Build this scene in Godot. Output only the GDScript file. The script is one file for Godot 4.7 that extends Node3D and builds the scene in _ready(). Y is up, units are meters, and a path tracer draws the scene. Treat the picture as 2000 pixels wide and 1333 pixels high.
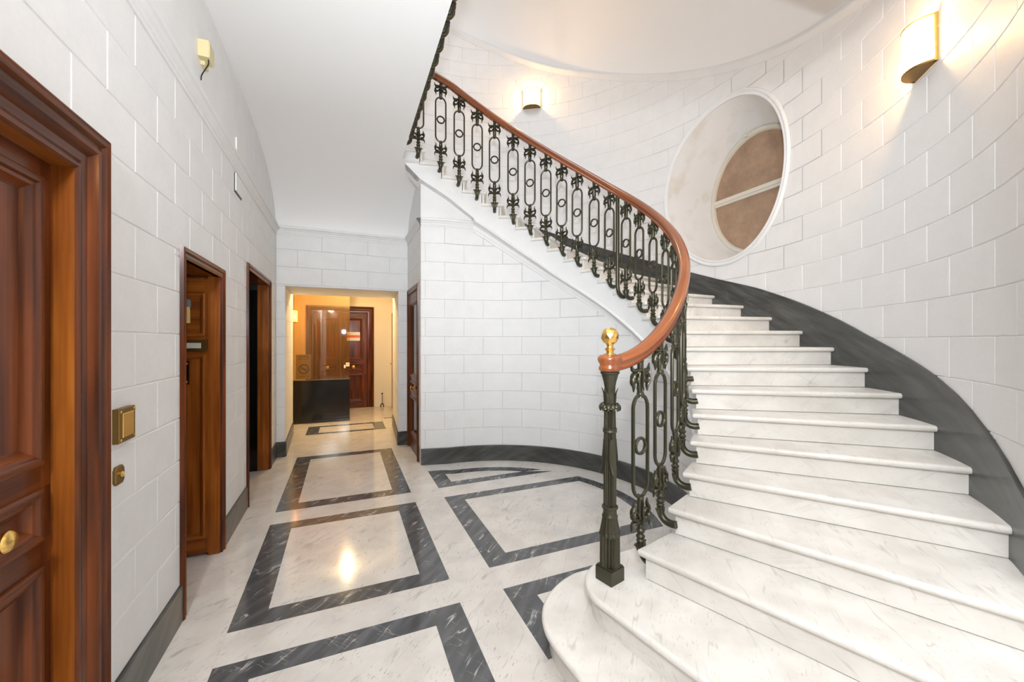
extends Node3D
# Entrance hall with a marble stair winding round a rotunda.
# Plan coordinates used below: x to the right across the hall, z ALONG the hall away from the camera (V() flips it to Godot's -z), metres.

const EYE := 1.554          # camera height
const XL := -0.834          # face of the left wall
const ZB := 6.06            # face of the back wall
const CX := 1.207           # centre of the rotunda
const CZ := 3.207
const R_WALL := 1.706       # wall under the stair
const R_STR := 1.602        # face of the stair string
const R_TREAD := 1.562      # inner ends of the treads
const R_BAL := 1.512        # balusters, handrail
const R_OUT := 2.896        # outer rotunda wall
const RISE := 0.15
const ROW := 0.2318         # course height, left and rotunda walls
const ROW2 := 0.2355        # course height, back wall and the wall under the stair
const CEIL := 3.78          # corridor ceiling

var M := {}
var used := {}

# ---------------------------------------------------------------- helpers
func V(x: float, y: float, z: float) -> Vector3:
	return Vector3(x, y, -z)

func numbered(called: String) -> String:
	used[called] = used.get(called, -1) + 1
	return called if used[called] == 0 else "%s_%03d" % [called, used[called]]

func thing(called: String, label: String, category: String, at := Vector3.ZERO, group := "", kind := "") -> Node3D:
	var o := Node3D.new()
	o.name = numbered(called)
	add_child(o)
	o.position = at
	tag(o, label, category, group, kind)
	return o

func tag(o: Node, label: String, category := "", group := "", kind := "") -> void:
	o.set_meta("label", label)
	if category: o.set_meta("category", category)
	if group: o.set_meta("group", group)
	if kind: o.set_meta("kind", kind)

# a growing triangle mesh; normals follow the winding, smoothed inside lofts
class MB:
	var vs := PackedVector3Array()
	var ns := PackedVector3Array()
	var us := PackedVector2Array()
	func tri(a: Vector3, b: Vector3, c: Vector3, ua := Vector2.ZERO, ub := Vector2.ZERO, uc := Vector2.ZERO) -> void:
		var n := (c - a).cross(b - a)
		if n.length_squared() < 1e-16: return
		n = n.normalized()
		vs.append(a); vs.append(b); vs.append(c)
		ns.append(n); ns.append(n); ns.append(n)
		us.append(ua); us.append(ub); us.append(uc)
	func quad(a: Vector3, b: Vector3, c: Vector3, d: Vector3) -> void:
		# texture runs along the longer side
		var lu := a.distance_to(b)
		var lv := b.distance_to(c)
		var o := Vector2(fposmod(a.x * 3.1 + a.y * 1.7 + a.z * 2.3, 5.0), fposmod(a.z + a.x, 7.0))
		var q := [Vector2(0, 0), Vector2(lu, 0), Vector2(lu, lv), Vector2(0, lv)]
		if lu > lv: q = [Vector2(0, 0), Vector2(0, lu), Vector2(lv, lu), Vector2(lv, 0)]
		tri(a, b, c, q[0] + o, q[1] + o, q[2] + o)
		tri(a, c, d, q[0] + o, q[2] + o, q[3] + o)
	# rows of points (all the same length); limit: cosine under which an edge stays sharp
	func loft(rows: Array, shut := false, ring := false, limit := 0.72) -> void:
		var nr := rows.size()
		var nc: int = rows[0].size()
		var fr := nr if ring else nr - 1
		var fc := nc if shut else nc - 1
		var fn := []
		var cu := PackedFloat32Array()
		cu.append(0.0)
		for j in fc: cu.append(cu[j] + rows[0][j].distance_to(rows[0][(j + 1) % nc]))
		var cv := PackedFloat32Array()
		cv.append(0.0)
		var mid := nc / 2
		for i in fr: cv.append(cv[i] + rows[i][mid].distance_to(rows[(i + 1) % nr][mid]))
		for i in fr:
			var line := PackedVector3Array()
			var r0: PackedVector3Array = rows[i]
			var r1: PackedVector3Array = rows[(i + 1) % nr]
			for j in fc:
				var j2 := (j + 1) % nc
				line.append((r1[j2] - r0[j]).cross(r0[j2] - r1[j]).normalized())
			fn.append(line)
		for i in fr:
			var r0: PackedVector3Array = rows[i]
			var r1: PackedVector3Array = rows[(i + 1) % nr]
			for j in fc:
				var j2 := (j + 1) % nc
				var p := [r0[j], r0[j2], r1[j2], r1[j]]
				var own: Vector3 = fn[i][j]
				var nn := []
				for k in 4:
					var vi := i if k < 2 else i + 1
					var vj := j if (k == 0 or k == 3) else j + 1
					var sum := Vector3.ZERO
					for a in [vi - 1, vi]:
						var ai: int = a
						if ring: ai = posmod(ai, fr)
						if ai < 0 or ai >= fr: continue
						for b in [vj - 1, vj]:
							var bi: int = b
							if shut: bi = posmod(bi, fc)
							if bi < 0 or bi >= fc: continue
							var f: Vector3 = fn[ai][bi]
							if f.dot(own) > limit: sum += f
					nn.append(sum.normalized() if sum.length_squared() > 1e-12 else own)
				var uv := [Vector2(cu[j], cv[i]), Vector2(cu[j + 1], cv[i]), Vector2(cu[j + 1], cv[i + 1]), Vector2(cu[j], cv[i + 1])]
				for t in [[0, 1, 2], [0, 2, 3]]:
					var a: Vector3 = p[t[0]]
					var b: Vector3 = p[t[1]]
					var c: Vector3 = p[t[2]]
					var g := (c - a).cross(b - a)
					if g.length_squared() < 1e-18: continue
					for k in t:
						vs.append(p[k])
						ns.append(nn[k] if g.dot(own) > 0 else -nn[k])
						us.append(uv[k])
	func box(lo: Vector3, hi: Vector3) -> void:
		var p := []
		for k in 8: p.append(Vector3(hi.x if k & 1 else lo.x, hi.y if k & 2 else lo.y, hi.z if k & 4 else lo.z))
		for f in [[0, 2, 3, 1], [5, 7, 6, 4], [4, 6, 2, 0], [1, 3, 7, 5], [2, 6, 7, 3], [4, 0, 1, 5]]:
			quad(p[f[0]], p[f[1]], p[f[2]], p[f[3]])
	# a flat polygon in any plane, fanned by Geometry2D
	func poly(pts: PackedVector3Array, flat: PackedVector2Array) -> void:
		var ix := Geometry2D.triangulate_polygon(flat)
		for k in range(0, ix.size(), 3):
			tri(pts[ix[k]], pts[ix[k + 1]], pts[ix[k + 2]], flat[ix[k]], flat[ix[k + 1]], flat[ix[k + 2]])
	func tube(path: PackedVector3Array, radii: PackedFloat32Array, sides := 8, flat := 1.0, shut := false, depth := Vector3(0, 0, 1)) -> void:
		# round bar along a path; flat squeezes it along the depth axis
		var rows := []
		var n := path.size()
		for i in n:
			var t: Vector3
			if shut: t = path[(i + 1) % n] - path[(i - 1 + n) % n]
			else: t = path[mini(i + 1, n - 1)] - path[maxi(i - 1, 0)]
			t = t.normalized()
			var e := depth
			if absf(e.dot(t)) > 0.9: e = Vector3(1, 0, 0) if absf(t.x) < 0.9 else Vector3(0, 1, 0)
			var b := e.cross(t).normalized()
			var d := t.cross(b).normalized()
			var row := PackedVector3Array()
			for k in sides:
				var a := TAU * k / sides
				row.append(path[i] + (b * cos(a) + d * sin(a) * flat) * radii[mini(i, radii.size() - 1)])
			rows.append(row)
		loft(rows, true, shut)
		if not shut:
			for e in [0, n - 1]:
				for k in range(1, sides - 1):
					if e == 0: tri(rows[0][0], rows[0][k], rows[0][k + 1])
					else: tri(rows[e][0], rows[e][k + 1], rows[e][k])
	# profile of [radius, height] turned about the y axis at the point c; flutes: number, depth
	func lathe(c: Vector3, prof: Array, sides := 24, flutes := 0, depth := 0.0, caps := true) -> void:
		var rows := []
		for p in prof:
			var row := PackedVector3Array()
			for k in sides:
				var a := TAU * k / sides
				var r: float = p[0]
				if flutes: r *= 1.0 - depth * (0.5 + 0.5 * cos(a * flutes))
				row.append(c + Vector3(cos(a) * r, p[1], sin(a) * r))
			rows.append(row)
		loft(rows, true)
		if caps:
			for k in range(1, sides - 1):
				tri(rows[0][0], rows[0][k + 1], rows[0][k])
				tri(rows[-1][0], rows[-1][k], rows[-1][k + 1])
	func mesh() -> ArrayMesh:
		var a := []
		a.resize(Mesh.ARRAY_MAX)
		a[Mesh.ARRAY_VERTEX] = vs
		a[Mesh.ARRAY_NORMAL] = ns
		a[Mesh.ARRAY_TEX_UV] = us
		var m := ArrayMesh.new()
		m.add_surface_from_arrays(Mesh.PRIMITIVE_TRIANGLES, a)
		return m

func put(mb: MB, called: String, mat: Material, parent: Node = null, label := "") -> MeshInstance3D:
	return put_mesh(mb.mesh(), called, mat, parent, label)

func put_mesh(mesh: Mesh, called: String, mat: Material, parent: Node = null, label := "") -> MeshInstance3D:
	var o := MeshInstance3D.new()
	o.mesh = mesh
	o.material_override = mat
	o.name = called if parent else numbered(called)
	(parent if parent else self).add_child(o, true)
	if label: o.set_meta("label", label)
	return o

func struct(mb: MB, called: String, mat: Material, label: String, category := "wall") -> MeshInstance3D:
	var o := put(mb, called, mat)
	tag(o, label, category, "", "structure")
	return o

func struct_node(called: String, label: String, category: String, at := Vector3.ZERO) -> Node3D:
	return thing(called, label, category, at, "", "structure")

func table(t: Array, x: float) -> float:
	if x <= t[0][0]:
		return t[0][1] + (x - t[0][0]) * (t[1][1] - t[0][1]) / (t[1][0] - t[0][0])
	for k in range(1, t.size()):
		if x <= t[k][0] or k == t.size() - 1:
			return t[k - 1][1] + (x - t[k - 1][0]) * (t[k][1] - t[k - 1][1]) / (t[k][0] - t[k - 1][0])
	return 0.0

# point at radius r and angle a (degrees, anticlockwise from +x) of the rotunda; past 90 degrees the stair runs straight
func P(r: float, a: float, y: float) -> Vector3:
	if a <= 90.0 or r > 2.5:
		return V(CX + r * cos(deg_to_rad(a)), y, CZ + r * sin(deg_to_rad(a)))
	var run := deg_to_rad(a - 90.0) * 1.6
	return V(CX - run, y, CZ + r + run * 0.22)

# ---------------------------------------------------------------- materials
func noise_bytes(size: int, freq: float, sd: int, type := FastNoiseLite.TYPE_SIMPLEX_SMOOTH, oct := 4, warp := 0.0, fractal := FastNoiseLite.FRACTAL_FBM) -> PackedByteArray:
	var n := FastNoiseLite.new()
	n.noise_type = type
	n.seed = sd
	n.frequency = freq
	n.fractal_type = fractal
	n.fractal_octaves = oct
	if warp > 0.0:
		n.domain_warp_enabled = true
		n.domain_warp_amplitude = warp
		n.domain_warp_frequency = freq * 0.8
		n.domain_warp_fractal_octaves = 3
	var im := n.get_seamless_image(size, size, false, false, 0.12, false)
	im.convert(Image.FORMAT_L8)
	return im.get_data()

func texture_from(size: int, f: Callable) -> ImageTexture:
	var b := PackedByteArray()
	b.resize(size * size * 3)
	for k in size * size:
		var c: Color = f.call(k)
		b[k * 3] = int(clampf(c.r, 0, 1) * 255)
		b[k * 3 + 1] = int(clampf(c.g, 0, 1) * 255)
		b[k * 3 + 2] = int(clampf(c.b, 0, 1) * 255)
	return ImageTexture.create_from_image(Image.create_from_data(size, size, false, Image.FORMAT_RGB8, b))

# noise stretched along x, then sheared so that its streaks run diagonally; stays seamless
func streaks(size: int, freq: float, sd: int, stretch: int, shear: int, oct := 3) -> PackedByteArray:
	var n := FastNoiseLite.new()
	n.noise_type = FastNoiseLite.TYPE_SIMPLEX_SMOOTH
	n.seed = sd
	n.frequency = freq
	n.fractal_octaves = oct
	var im := n.get_seamless_image(size / stretch, size, false, false, 0.15, false)
	im.convert(Image.FORMAT_L8)
	im.resize(size, size, Image.INTERPOLATE_BILINEAR)
	var src := im.get_data()
	var out := PackedByteArray()
	out.resize(size * size)
	for y in size:
		for x in size:
			out[y * size + x] = src[posmod(y + x * shear, size) * size + x]
	return out

# pale marble: soft clouds, short grey dashes gathered in drifts, a few long faint veins
func marble_texture(size: int, base: Color, vein: Color, cloud: Color, sd: int, vein_amt: float, cloud_amt: float, dash_amt: float) -> ImageTexture:
	var n1 := streaks(size, 0.006, sd, 3, 1, 4)
	var n2 := noise_bytes(size, 0.005, sd + 7, FastNoiseLite.TYPE_SIMPLEX_SMOOTH, 4, 30.0)
	var n3 := streaks(size, 0.085, sd + 13, 2, 1, 2)
	var n4 := noise_bytes(size, 0.008, sd + 19, FastNoiseLite.TYPE_SIMPLEX_SMOOTH, 2)
	return texture_from(size, func(k):
		var r := absf(n1[k] / 255.0 - 0.5) * 2.0
		var v := clampf(1.0 - r / 0.05, 0.0, 1.0) * clampf((n4[k] / 255.0 - 0.4) * 3.0, 0.0, 1.0)
		var dash := clampf((n3[k] / 255.0 - 0.68) * 7.0, 0.0, 1.0) * clampf((0.62 - n4[k] / 255.0) * 4.0 - 0.3, 0.0, 1.0)
		var c := base.lerp(cloud, clampf((n2[k] / 255.0 - 0.35) * 1.5, 0.0, 1.0) * cloud_amt + (n1[k] / 255.0 - 0.5) * cloud_amt * 0.5)
		return c.lerp(vein, clampf(v * vein_amt + dash * dash_amt, 0.0, 1.0)))

# dark marble: cloudy grey with thin sharp white veins
func dark_marble_texture(size: int, base: Color, vein: Color, cloud: Color, sd: int, vein_amt: float, width: float) -> ImageTexture:
	var n1 := streaks(size, 0.0045, sd, 3, 1, 5)
	var n5 := streaks(size, 0.008, sd + 31, 3, -1, 4)
	var n2 := streaks(size, 0.012, sd + 7, 3, 1, 4)
	var n4 := noise_bytes(size, 0.007, sd + 19, FastNoiseLite.TYPE_SIMPLEX_SMOOTH, 2)
	return texture_from(size, func(k):
		var m := clampf((n4[k] / 255.0 - 0.46) * 4.0, 0.0, 1.0)
		var v := clampf(1.0 - absf(n1[k] / 255.0 - 0.5) * 2.0 / width, 0.0, 1.0) * m
		var v2 := clampf(1.0 - absf(n5[k] / 255.0 - 0.5) * 2.0 / (width * 0.7), 0.0, 1.0) * m * 0.5
		var c := base.lerp(cloud, clampf((n2[k] / 255.0 - 0.3) * 1.4, 0.0, 1.0))
		return c.lerp(vein, clampf((v + v2) * vein_amt, 0.0, 1.0)))

func wood_texture(size: int, dark: Color, light: Color, sd: int) -> ImageTexture:
	# grain runs along v: streaks turned on their side
	var g1 := streaks(size, 0.022, sd, 16, 0, 3)
	var g2 := streaks(size, 0.09, sd + 5, 16, 0, 2)
	var n2 := streaks(size, 0.008, sd + 3, 3, 0, 3)
	return texture_from(size, func(k):
		var t: int = (k % size) * size + k / size
		return dark.lerp(light, clampf(0.5 + (g1[t] / 255.0 - 0.5) * 1.0 + (n2[t] / 255.0 - 0.5) * 1.0 + (g2[t] / 255.0 - 0.5) * 0.4, 0.0, 1.0)))

func mat(name_: String, color: Color, rough: float, metal := 0.0, tex: Texture2D = null, scale := Vector3.ONE, tri := true) -> StandardMaterial3D:
	var m := StandardMaterial3D.new()
	m.resource_name = name_
	m.albedo_color = color
	m.roughness = rough
	m.metallic = metal
	if tex:
		m.albedo_texture = tex
		m.uv1_scale = scale
		m.uv1_triplanar = tri
		m.uv1_world_triplanar = tri
	M[name_] = m
	return m

func materials() -> void:
	var white := marble_texture(1024, Color(0.875, 0.855, 0.825), Color(0.47, 0.46, 0.45), Color(0.79, 0.765, 0.74), 11, 0.34, 0.9, 0.5)
	mat("white_marble", Color.WHITE, 0.095, 0.0, white, Vector3(0.62, 0.62, 0.62))
	var step := marble_texture(1024, Color(0.925, 0.91, 0.885), Color(0.50, 0.50, 0.48), Color(0.81, 0.79, 0.755), 29, 0.30, 0.85, 0.24)
	mat("stair_marble", Color.WHITE, 0.3, 0.0, step, Vector3(0.7, 0.7, 0.7))
	var dark := dark_marble_texture(1024, Color(0.30, 0.303, 0.308), Color(0.80, 0.79, 0.77), Color(0.44, 0.443, 0.445), 53, 0.95, 0.05)
	mat("grey_marble", Color.WHITE, 0.10, 0.0, dark, Vector3(0.8, 0.8, 0.8))
	var base := dark_marble_texture(512, Color(0.22, 0.222, 0.215), Color(0.50, 0.50, 0.48), Color(0.41, 0.412, 0.40), 71, 0.35, 0.08)
	mat("dado_marble", Color.WHITE, 0.3, 0.0, base, Vector3(0.8, 1.6, 0.8))
	var n1 := noise_bytes(512, 0.012, 5)
	var n2 := noise_bytes(512, 0.08, 6)
	var plaster := texture_from(512, func(k):
		var f := 1.0 + (n1[k] / 255.0 - 0.5) * 0.035 + (n2[k] / 255.0 - 0.5) * 0.02
		return Color(0.905 * f, 0.904 * f, 0.902 * f))
	mat("wall_paint", Color.WHITE, 0.55, 0.0, plaster, Vector3(0.7, 0.7, 0.7))
	var d1 := noise_bytes(512, 0.009, 15, FastNoiseLite.TYPE_SIMPLEX_SMOOTH, 5, 20.0)
	mat("reveal_paint", Color.WHITE, 0.6, 0.0, texture_from(512, func(k):
		return Color(0.92, 0.917, 0.91).lerp(Color(0.82, 0.785, 0.72), clampf((d1[k] / 255.0 - 0.55) * 2.2, 0.0, 0.6))), Vector3(0.55, 0.55, 0.55))
	mat("ceiling_paint", Color(0.935, 0.933, 0.93), 0.75)
	mat("cream_paint", Color(0.91, 0.88, 0.80), 0.6)
	mat("joint_grey", Color(0.82, 0.815, 0.805), 0.8)
	mat("window_paint", Color(0.86, 0.83, 0.77), 0.45)
	var m: StandardMaterial3D
	m = mat("wood", Color.WHITE, 0.3, 0.0, wood_texture(512, Color(0.25, 0.11, 0.035), Color(0.47, 0.235, 0.085), 3), Vector3(1.3, 0.8, 1), false)
	m.clearcoat_enabled = true; m.clearcoat = 0.25; m.clearcoat_roughness = 0.15
	m = mat("light_wood", Color.WHITE, 0.32, 0.0, wood_texture(512, Color(0.46, 0.235, 0.07), Color(0.68, 0.40, 0.15), 23), Vector3(1.4, 0.8, 1), false)
	m.clearcoat_enabled = true; m.clearcoat = 0.25; m.clearcoat_roughness = 0.15
	m = mat("rail_wood", Color.WHITE, 0.28, 0.0, wood_texture(512, Color(0.42, 0.20, 0.09), Color(0.66, 0.38, 0.19), 43), Vector3(3.0, 0.5, 1), false)
	m.clearcoat_enabled = true; m.clearcoat = 0.6; m.clearcoat_roughness = 0.12
	for w in ["wood", "light_wood"]: M[w].metallic_specular = 0.3
	mat("dark_panel", Color(0.16, 0.085, 0.05), 0.05)
	mat("iron", Color(0.30, 0.292, 0.235), 0.36, 0.7)
	mat("brass", Color(0.95, 0.79, 0.46), 0.27, 1.0)
	mat("old_brass", Color(0.55, 0.44, 0.25), 0.38, 1.0)
	mat("black", Color(0.05, 0.05, 0.05), 0.35)
	mat("black_panel", Color(0.075, 0.075, 0.075), 0.12)
	var b1 := noise_bytes(512, 0.01, 91)
	var b2 := noise_bytes(512, 0.05, 92)
	mat("board", Color.WHITE, 0.8, 0.0, texture_from(512, func(k):
		var f := 0.93 + (b1[k] / 255.0 - 0.5) * 0.22 + (b2[k] / 255.0 - 0.5) * 0.08
		return Color(0.70 * f, 0.575 * f, 0.47 * f)), Vector3(0.6, 0.6, 0.6))
	mat("box_plastic", Color(0.83, 0.78, 0.60), 0.45)
	mat("white_plastic", Color(0.90, 0.90, 0.88), 0.4)
	mat("grey_plastic", Color(0.42, 0.43, 0.46), 0.5)
	mat("frosted", Color(0.80, 0.83, 0.80), 0.25)
	mat("paper", Color(0.80, 0.70, 0.45), 0.8)
	m = mat("shade_glass", Color(1.0, 0.95, 0.85, 0.55), 0.3)
	m.transparency = BaseMaterial3D.TRANSPARENCY_ALPHA
	m.emission_enabled = true; m.emission = Color(1.0, 0.83, 0.58); m.emission_energy_multiplier = 3.2
	m = mat("bulb", Color(1, 0.95, 0.85), 0.3)
	m.emission_enabled = true; m.emission = Color(1.0, 0.86, 0.62); m.emission_energy_multiplier = 9.0
	m = mat("lamp_bowl", Color(1, 0.95, 0.85), 0.3)
	m.emission_enabled = true; m.emission = Color(1.0, 0.84, 0.60); m.emission_energy_multiplier = 6.0
	m = mat("added_glow_glass", Color(0.95, 0.97, 1.0), 0.3)  # glowing pane of the added skylight
	m.emission_enabled = true; m.emission = Color(0.93, 0.97, 1.0); m.emission_energy_multiplier = 1.0
	m = mat("globe", Color(1, 0.97, 0.92), 0.3)
	m.emission_enabled = true; m.emission = Color(1.0, 0.93, 0.82); m.emission_energy_multiplier = 6.0
	m = mat("bronze_glass", Color(0.95, 0.82, 0.60, 0.05), 0.02)
	m.transparency = BaseMaterial3D.TRANSPARENCY_ALPHA
	m.refraction_enabled = true; m.refraction_scale = 0.05

# ---------------------------------------------------------------- lights
func area_light(called: String, at: Vector3, towards: Vector3, size: Vector2, color: Color, energy: float) -> void:
	var l := AreaLight3D.new()
	l.name = called
	add_child(l)
	l.position = at
	l.look_at_from_position(at, towards, Vector3.UP if absf((towards - at).normalized().y) < 0.9 else Vector3.RIGHT)
	l.area_size = size
	l.light_color = color
	l.light_energy = energy
	l.shadow_enabled = true
	l.area_range = 30.0

func omni(called: String, at: Vector3, color: Color, energy: float, size: float, parent: Node = null) -> void:
	var l := OmniLight3D.new()
	l.name = called
	(parent if parent else self).add_child(l, true)
	l.position = at
	l.light_color = color
	l.light_energy = energy
	l.light_size = size
	l.omni_range = 25.0
	l.omni_attenuation = 2.0
	l.shadow_enabled = true

# ---------------------------------------------------------------- block walls
# one block of a flat wall: front face with chamfered edges that meet the next block in a V groove
func flat_block(o: Vector3, u: Vector3, n: Vector3, u0: float, u1: float, y0: float, y1: float, g := 0.0055, d := 0.0045) -> ArrayMesh:
	var mb := MB.new()
	var f := []
	var b := []
	for k in 4:
		var su := u0 if k == 0 or k == 3 else u1
		var sy := y0 if k < 2 else y1
		b.append(o + u * su + Vector3(0, sy, 0) - n * d)
		f.append(o + u * (su + (g if k == 0 or k == 3 else -g)) + Vector3(0, sy + (g if k < 2 else -g), 0))
	mb.quad(f[0], f[3], f[2], f[1])
	for k in 4:
		var k2 := (k + 1) % 4
		mb.quad(b[k], f[k], f[k2], b[k2])
	return mb.mesh()

func flat_blocks(parent: Node, o: Vector3, u: Vector3, n: Vector3, u0: float, u1: float, ybase: float, ytop: float, row: float, length: float, joint: float, holes := [], g := 0.0055, d := 0.0045) -> void:
	var y := ybase
	var r := 0
	while y < ytop - 0.02:
		var y1 := minf(y + row, ytop)
		var s := joint + (length * 0.5 if r % 2 else 0.0)
		s -= ceilf((s - u0) / length) * length
		while s < u1 - 0.005:
			var rects := [[maxf(s, u0), minf(s + length, u1), y, y1]]
			for h in holes:
				var next := []
				for q in rects:
					if q[1] <= h[0] or q[0] >= h[1] or q[3] <= h[2] or q[2] >= h[3]:
						next.append(q)
						continue
					if q[3] > h[3]: next.append([q[0], q[1], h[3], q[3]])
					var top: float = minf(q[3], h[3])
					if q[0] < h[0]: next.append([q[0], h[0], q[2], top])
					if q[1] > h[1]: next.append([h[1], q[1], q[2], top])
				rects = next
			for q in rects:
				if q[1] - q[0] > 0.016 and q[3] - q[2] > 0.016:
					put_mesh(flat_block(o, u, n, q[0], q[1], q[2], q[3], g, d), "block", M.wall_paint, parent)
			s += length
		y = y1
		r += 1

func curved_block(r: float, a0: float, a1: float, y0: float, y1: float, seg: int, g := 0.0055, d := 0.0045) -> ArrayMesh:
	var mb := MB.new()
	var ga := rad_to_deg(g / r)
	var cols := [[a0, d]]
	for k in seg + 1: cols.append([lerpf(a0 + ga, a1 - ga, float(k) / seg), 0.0])
	cols.append([a1, d])
	var rows := []
	for yy in [[y0, d], [y0 + g, 0.0], [y1 - g, 0.0], [y1, d]]:
		var line := PackedVector3Array()
		for c in cols: line.append(P(r + maxf(c[1], yy[1]), c[0], yy[0]))
		rows.append(line)
	mb.loft(rows, false, false, 0.985)
	return mb.mesh()

# ---------------------------------------------------------------- panelled doors
# frame of reference of a door: origin o at the foot of the opening, u along the wall, n out of the wall
func fp(f: Array, u: float, y: float, d: float) -> Vector3:
	return f[0] + f[1] * u + Vector3(0, y, 0) + f[2] * d

func casing(f: Array, u0: float, u1: float, h: float, prof: Array, parent: Node, wood: Material, called := "casing") -> void:
	var mb := MB.new()
	var rows := []
	for st in 4:
		var line := PackedVector3Array()
		for p in prof:
			var w: float = p[0]
			line.append(fp(f, u0 - w if st < 2 else u1 + w, 0.0 if st == 0 or st == 3 else h + w, p[1]))
		rows.append(line)
	mb.loft(rows, false, false, 0.9)
	put(mb, called, wood, parent)

func slab(f: Array, u0: float, u1: float, y0: float, y1: float, d0: float, d1: float) -> MB:
	var mb := MB.new()
	slab_into(mb, f, u0, u1, y0, y1, d0, d1)
	return mb

func slab_into(mb: MB, f: Array, u0: float, u1: float, y0: float, y1: float, d0: float, d1: float, bev := 0.0) -> void:
	var rings := []
	for q in [[0.0, d0], [0.0, d1 - bev], [bev, d1]]:
		var i: float = q[0]
		rings.append(PackedVector3Array([fp(f, u0 + i, y0 + i, q[1]), fp(f, u1 - i, y0 + i, q[1]), fp(f, u1 - i, y1 - i, q[1]), fp(f, u0 + i, y1 - i, q[1])]))
	for k in 2:
		if k == 1 and bev == 0.0: continue
		for e in 4:
			var e2 := (e + 1) % 4
			mb.quad(rings[k][e], rings[k + 1][e], rings[k + 1][e2], rings[k][e2])
	mb.quad(rings[2][0], rings[2][3], rings[2][2], rings[2][1])
	mb.quad(rings[0][0], rings[0][1], rings[0][2], rings[0][3])

# a leaf with moulded panels let into it; panels: [u0, u1, y0, y1]
func leaf(f: Array, u0: float, u1: float, y0: float, y1: float, d: float, panels: Array, parent: Node, wood: Material, field: Material, mould := 0.05) -> MeshInstance3D:
	var mb := MB.new()
	var us := [u0, u1]
	var ys := [y0, y1]
	for p in panels:
		us.append_array([p[0], p[1]])
		ys.append_array([p[2], p[3]])
	us.sort()
	ys.sort()
	for i in us.size() - 1:
		for j in ys.size() - 1:
			if us[i + 1] - us[i] < 1e-4 or ys[j + 1] - ys[j] < 1e-4: continue
			var cu: float = (us[i] + us[i + 1]) * 0.5
			var cy: float = (ys[j] + ys[j + 1]) * 0.5
			var inside := false
			for p in panels:
				if cu > p[0] and cu < p[1] and cy > p[2] and cy < p[3]: inside = true
			if not inside:
				mb.quad(fp(f, us[i], ys[j], d), fp(f, us[i], ys[j + 1], d), fp(f, us[i + 1], ys[j + 1], d), fp(f, us[i + 1], ys[j], d))
	# edges and back
	for e in [[u0, y0, u1, y0], [u1, y0, u1, y1], [u1, y1, u0, y1], [u0, y1, u0, y0]]:
		mb.quad(fp(f, e[0], e[1], d), fp(f, e[2], e[3], d), fp(f, e[2], e[3], d - 0.045), fp(f, e[0], e[1], d - 0.045))
	mb.quad(fp(f, u0, y0, d - 0.045), fp(f, u1, y0, d - 0.045), fp(f, u1, y1, d - 0.045), fp(f, u0, y1, d - 0.045))
	var lf := put(mb, "leaf", wood, parent)
	for p in panels:
		var ring := func(i: float, dd: float) -> PackedVector3Array:
			return PackedVector3Array([fp(f, p[0] + i, p[2] + i, dd), fp(f, p[1] - i, p[2] + i, dd), fp(f, p[1] - i, p[3] - i, dd), fp(f, p[0] + i, p[3] - i, dd)])
		var w := mould
		var pr := [[0.0, d], [0.0, d + 0.010], [w * 0.16, d + 0.014], [w * 0.36, d + 0.012], [w * 0.46, d + 0.004], [w * 0.62, d + 0.002], [w * 0.72, d - 0.008], [w, d - 0.016]]
		var mm := MB.new()
		for e in 4:
			var rows := []
			for q in pr:
				var g: PackedVector3Array = ring.call(q[0], q[1])
				rows.append(PackedVector3Array([g[e], g[(e + 1) % 4]]))
			# long side must run along v for the grain
			var turned := [PackedVector3Array(), PackedVector3Array()]
			for r in rows:
				turned[0].append(r[0])
				turned[1].append(r[1])
			mm.loft(turned, false, false, 0.8)
		put(mm, "panel_moulding", wood, lf)
		var g0: PackedVector3Array = ring.call(w, d - 0.016)
		var mf := MB.new()
		mf.quad(g0[0], g0[3], g0[2], g0[1])
		put(mf, "panel", field, lf)
	return lf

func knob(f: Array, u: float, y: float, d: float, parent: Node, size := 1.0) -> void:
	var mb := MB.new()
	mb.lathe(Vector3.ZERO, [[0.001, 0.0], [0.032, 0.0], [0.034, 0.004], [0.028, 0.008], [0.012, 0.012], [0.011, 0.028], [0.02, 0.034], [0.03, 0.044], [0.031, 0.054], [0.024, 0.062], [0.001, 0.066]], 20, 0, 0.0, false)
	var o := put(mb, "knob", M.brass, parent)
	var n: Vector3 = f[2]
	o.transform = Transform3D(Basis(f[1].cross(n) if true else f[1], n, n.cross(f[1].cross(n))).orthonormalized().scaled_local(Vector3.ONE * size), fp(f, u, y, d))

# ---------------------------------------------------------------- tables read off the photograph
const T_IN := [[3, -82.0], [4, -71.6], [5, -63.5], [6, -56.0], [7, -49.5], [8, -43.0], [16, 18.5], [17, 26.6], [18, 34.8], [19, 42.6], [20, 50.0], [21, 57.5], [22, 65.1], [23, 73.0], [24, 81.8], [25, 91.1], [26, 100.3], [27, 112.0]]
const T_OUT := [[3, -77.0], [4, -69.6], [5, -60.0], [6, -52.2], [7, -45.6], [8, -38.8], [9, -32.0], [10, -24.9], [11, -18.0], [12, -10.9], [13, -4.0], [14, 3.4], [20, 49.5], [26, 96.0], [27, 108.0]]
const LINE_AT := [[-82.0, 3], [-71.6, 4], [-63.5, 5], [-56.0, 6], [-49.5, 7], [-43.0, 8], [18.5, 16], [26.6, 17], [34.8, 18], [42.6, 19], [50.0, 20], [57.5, 21], [65.1, 22], [73.0, 23], [81.8, 24], [91.1, 25], [100.3, 26]]
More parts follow.
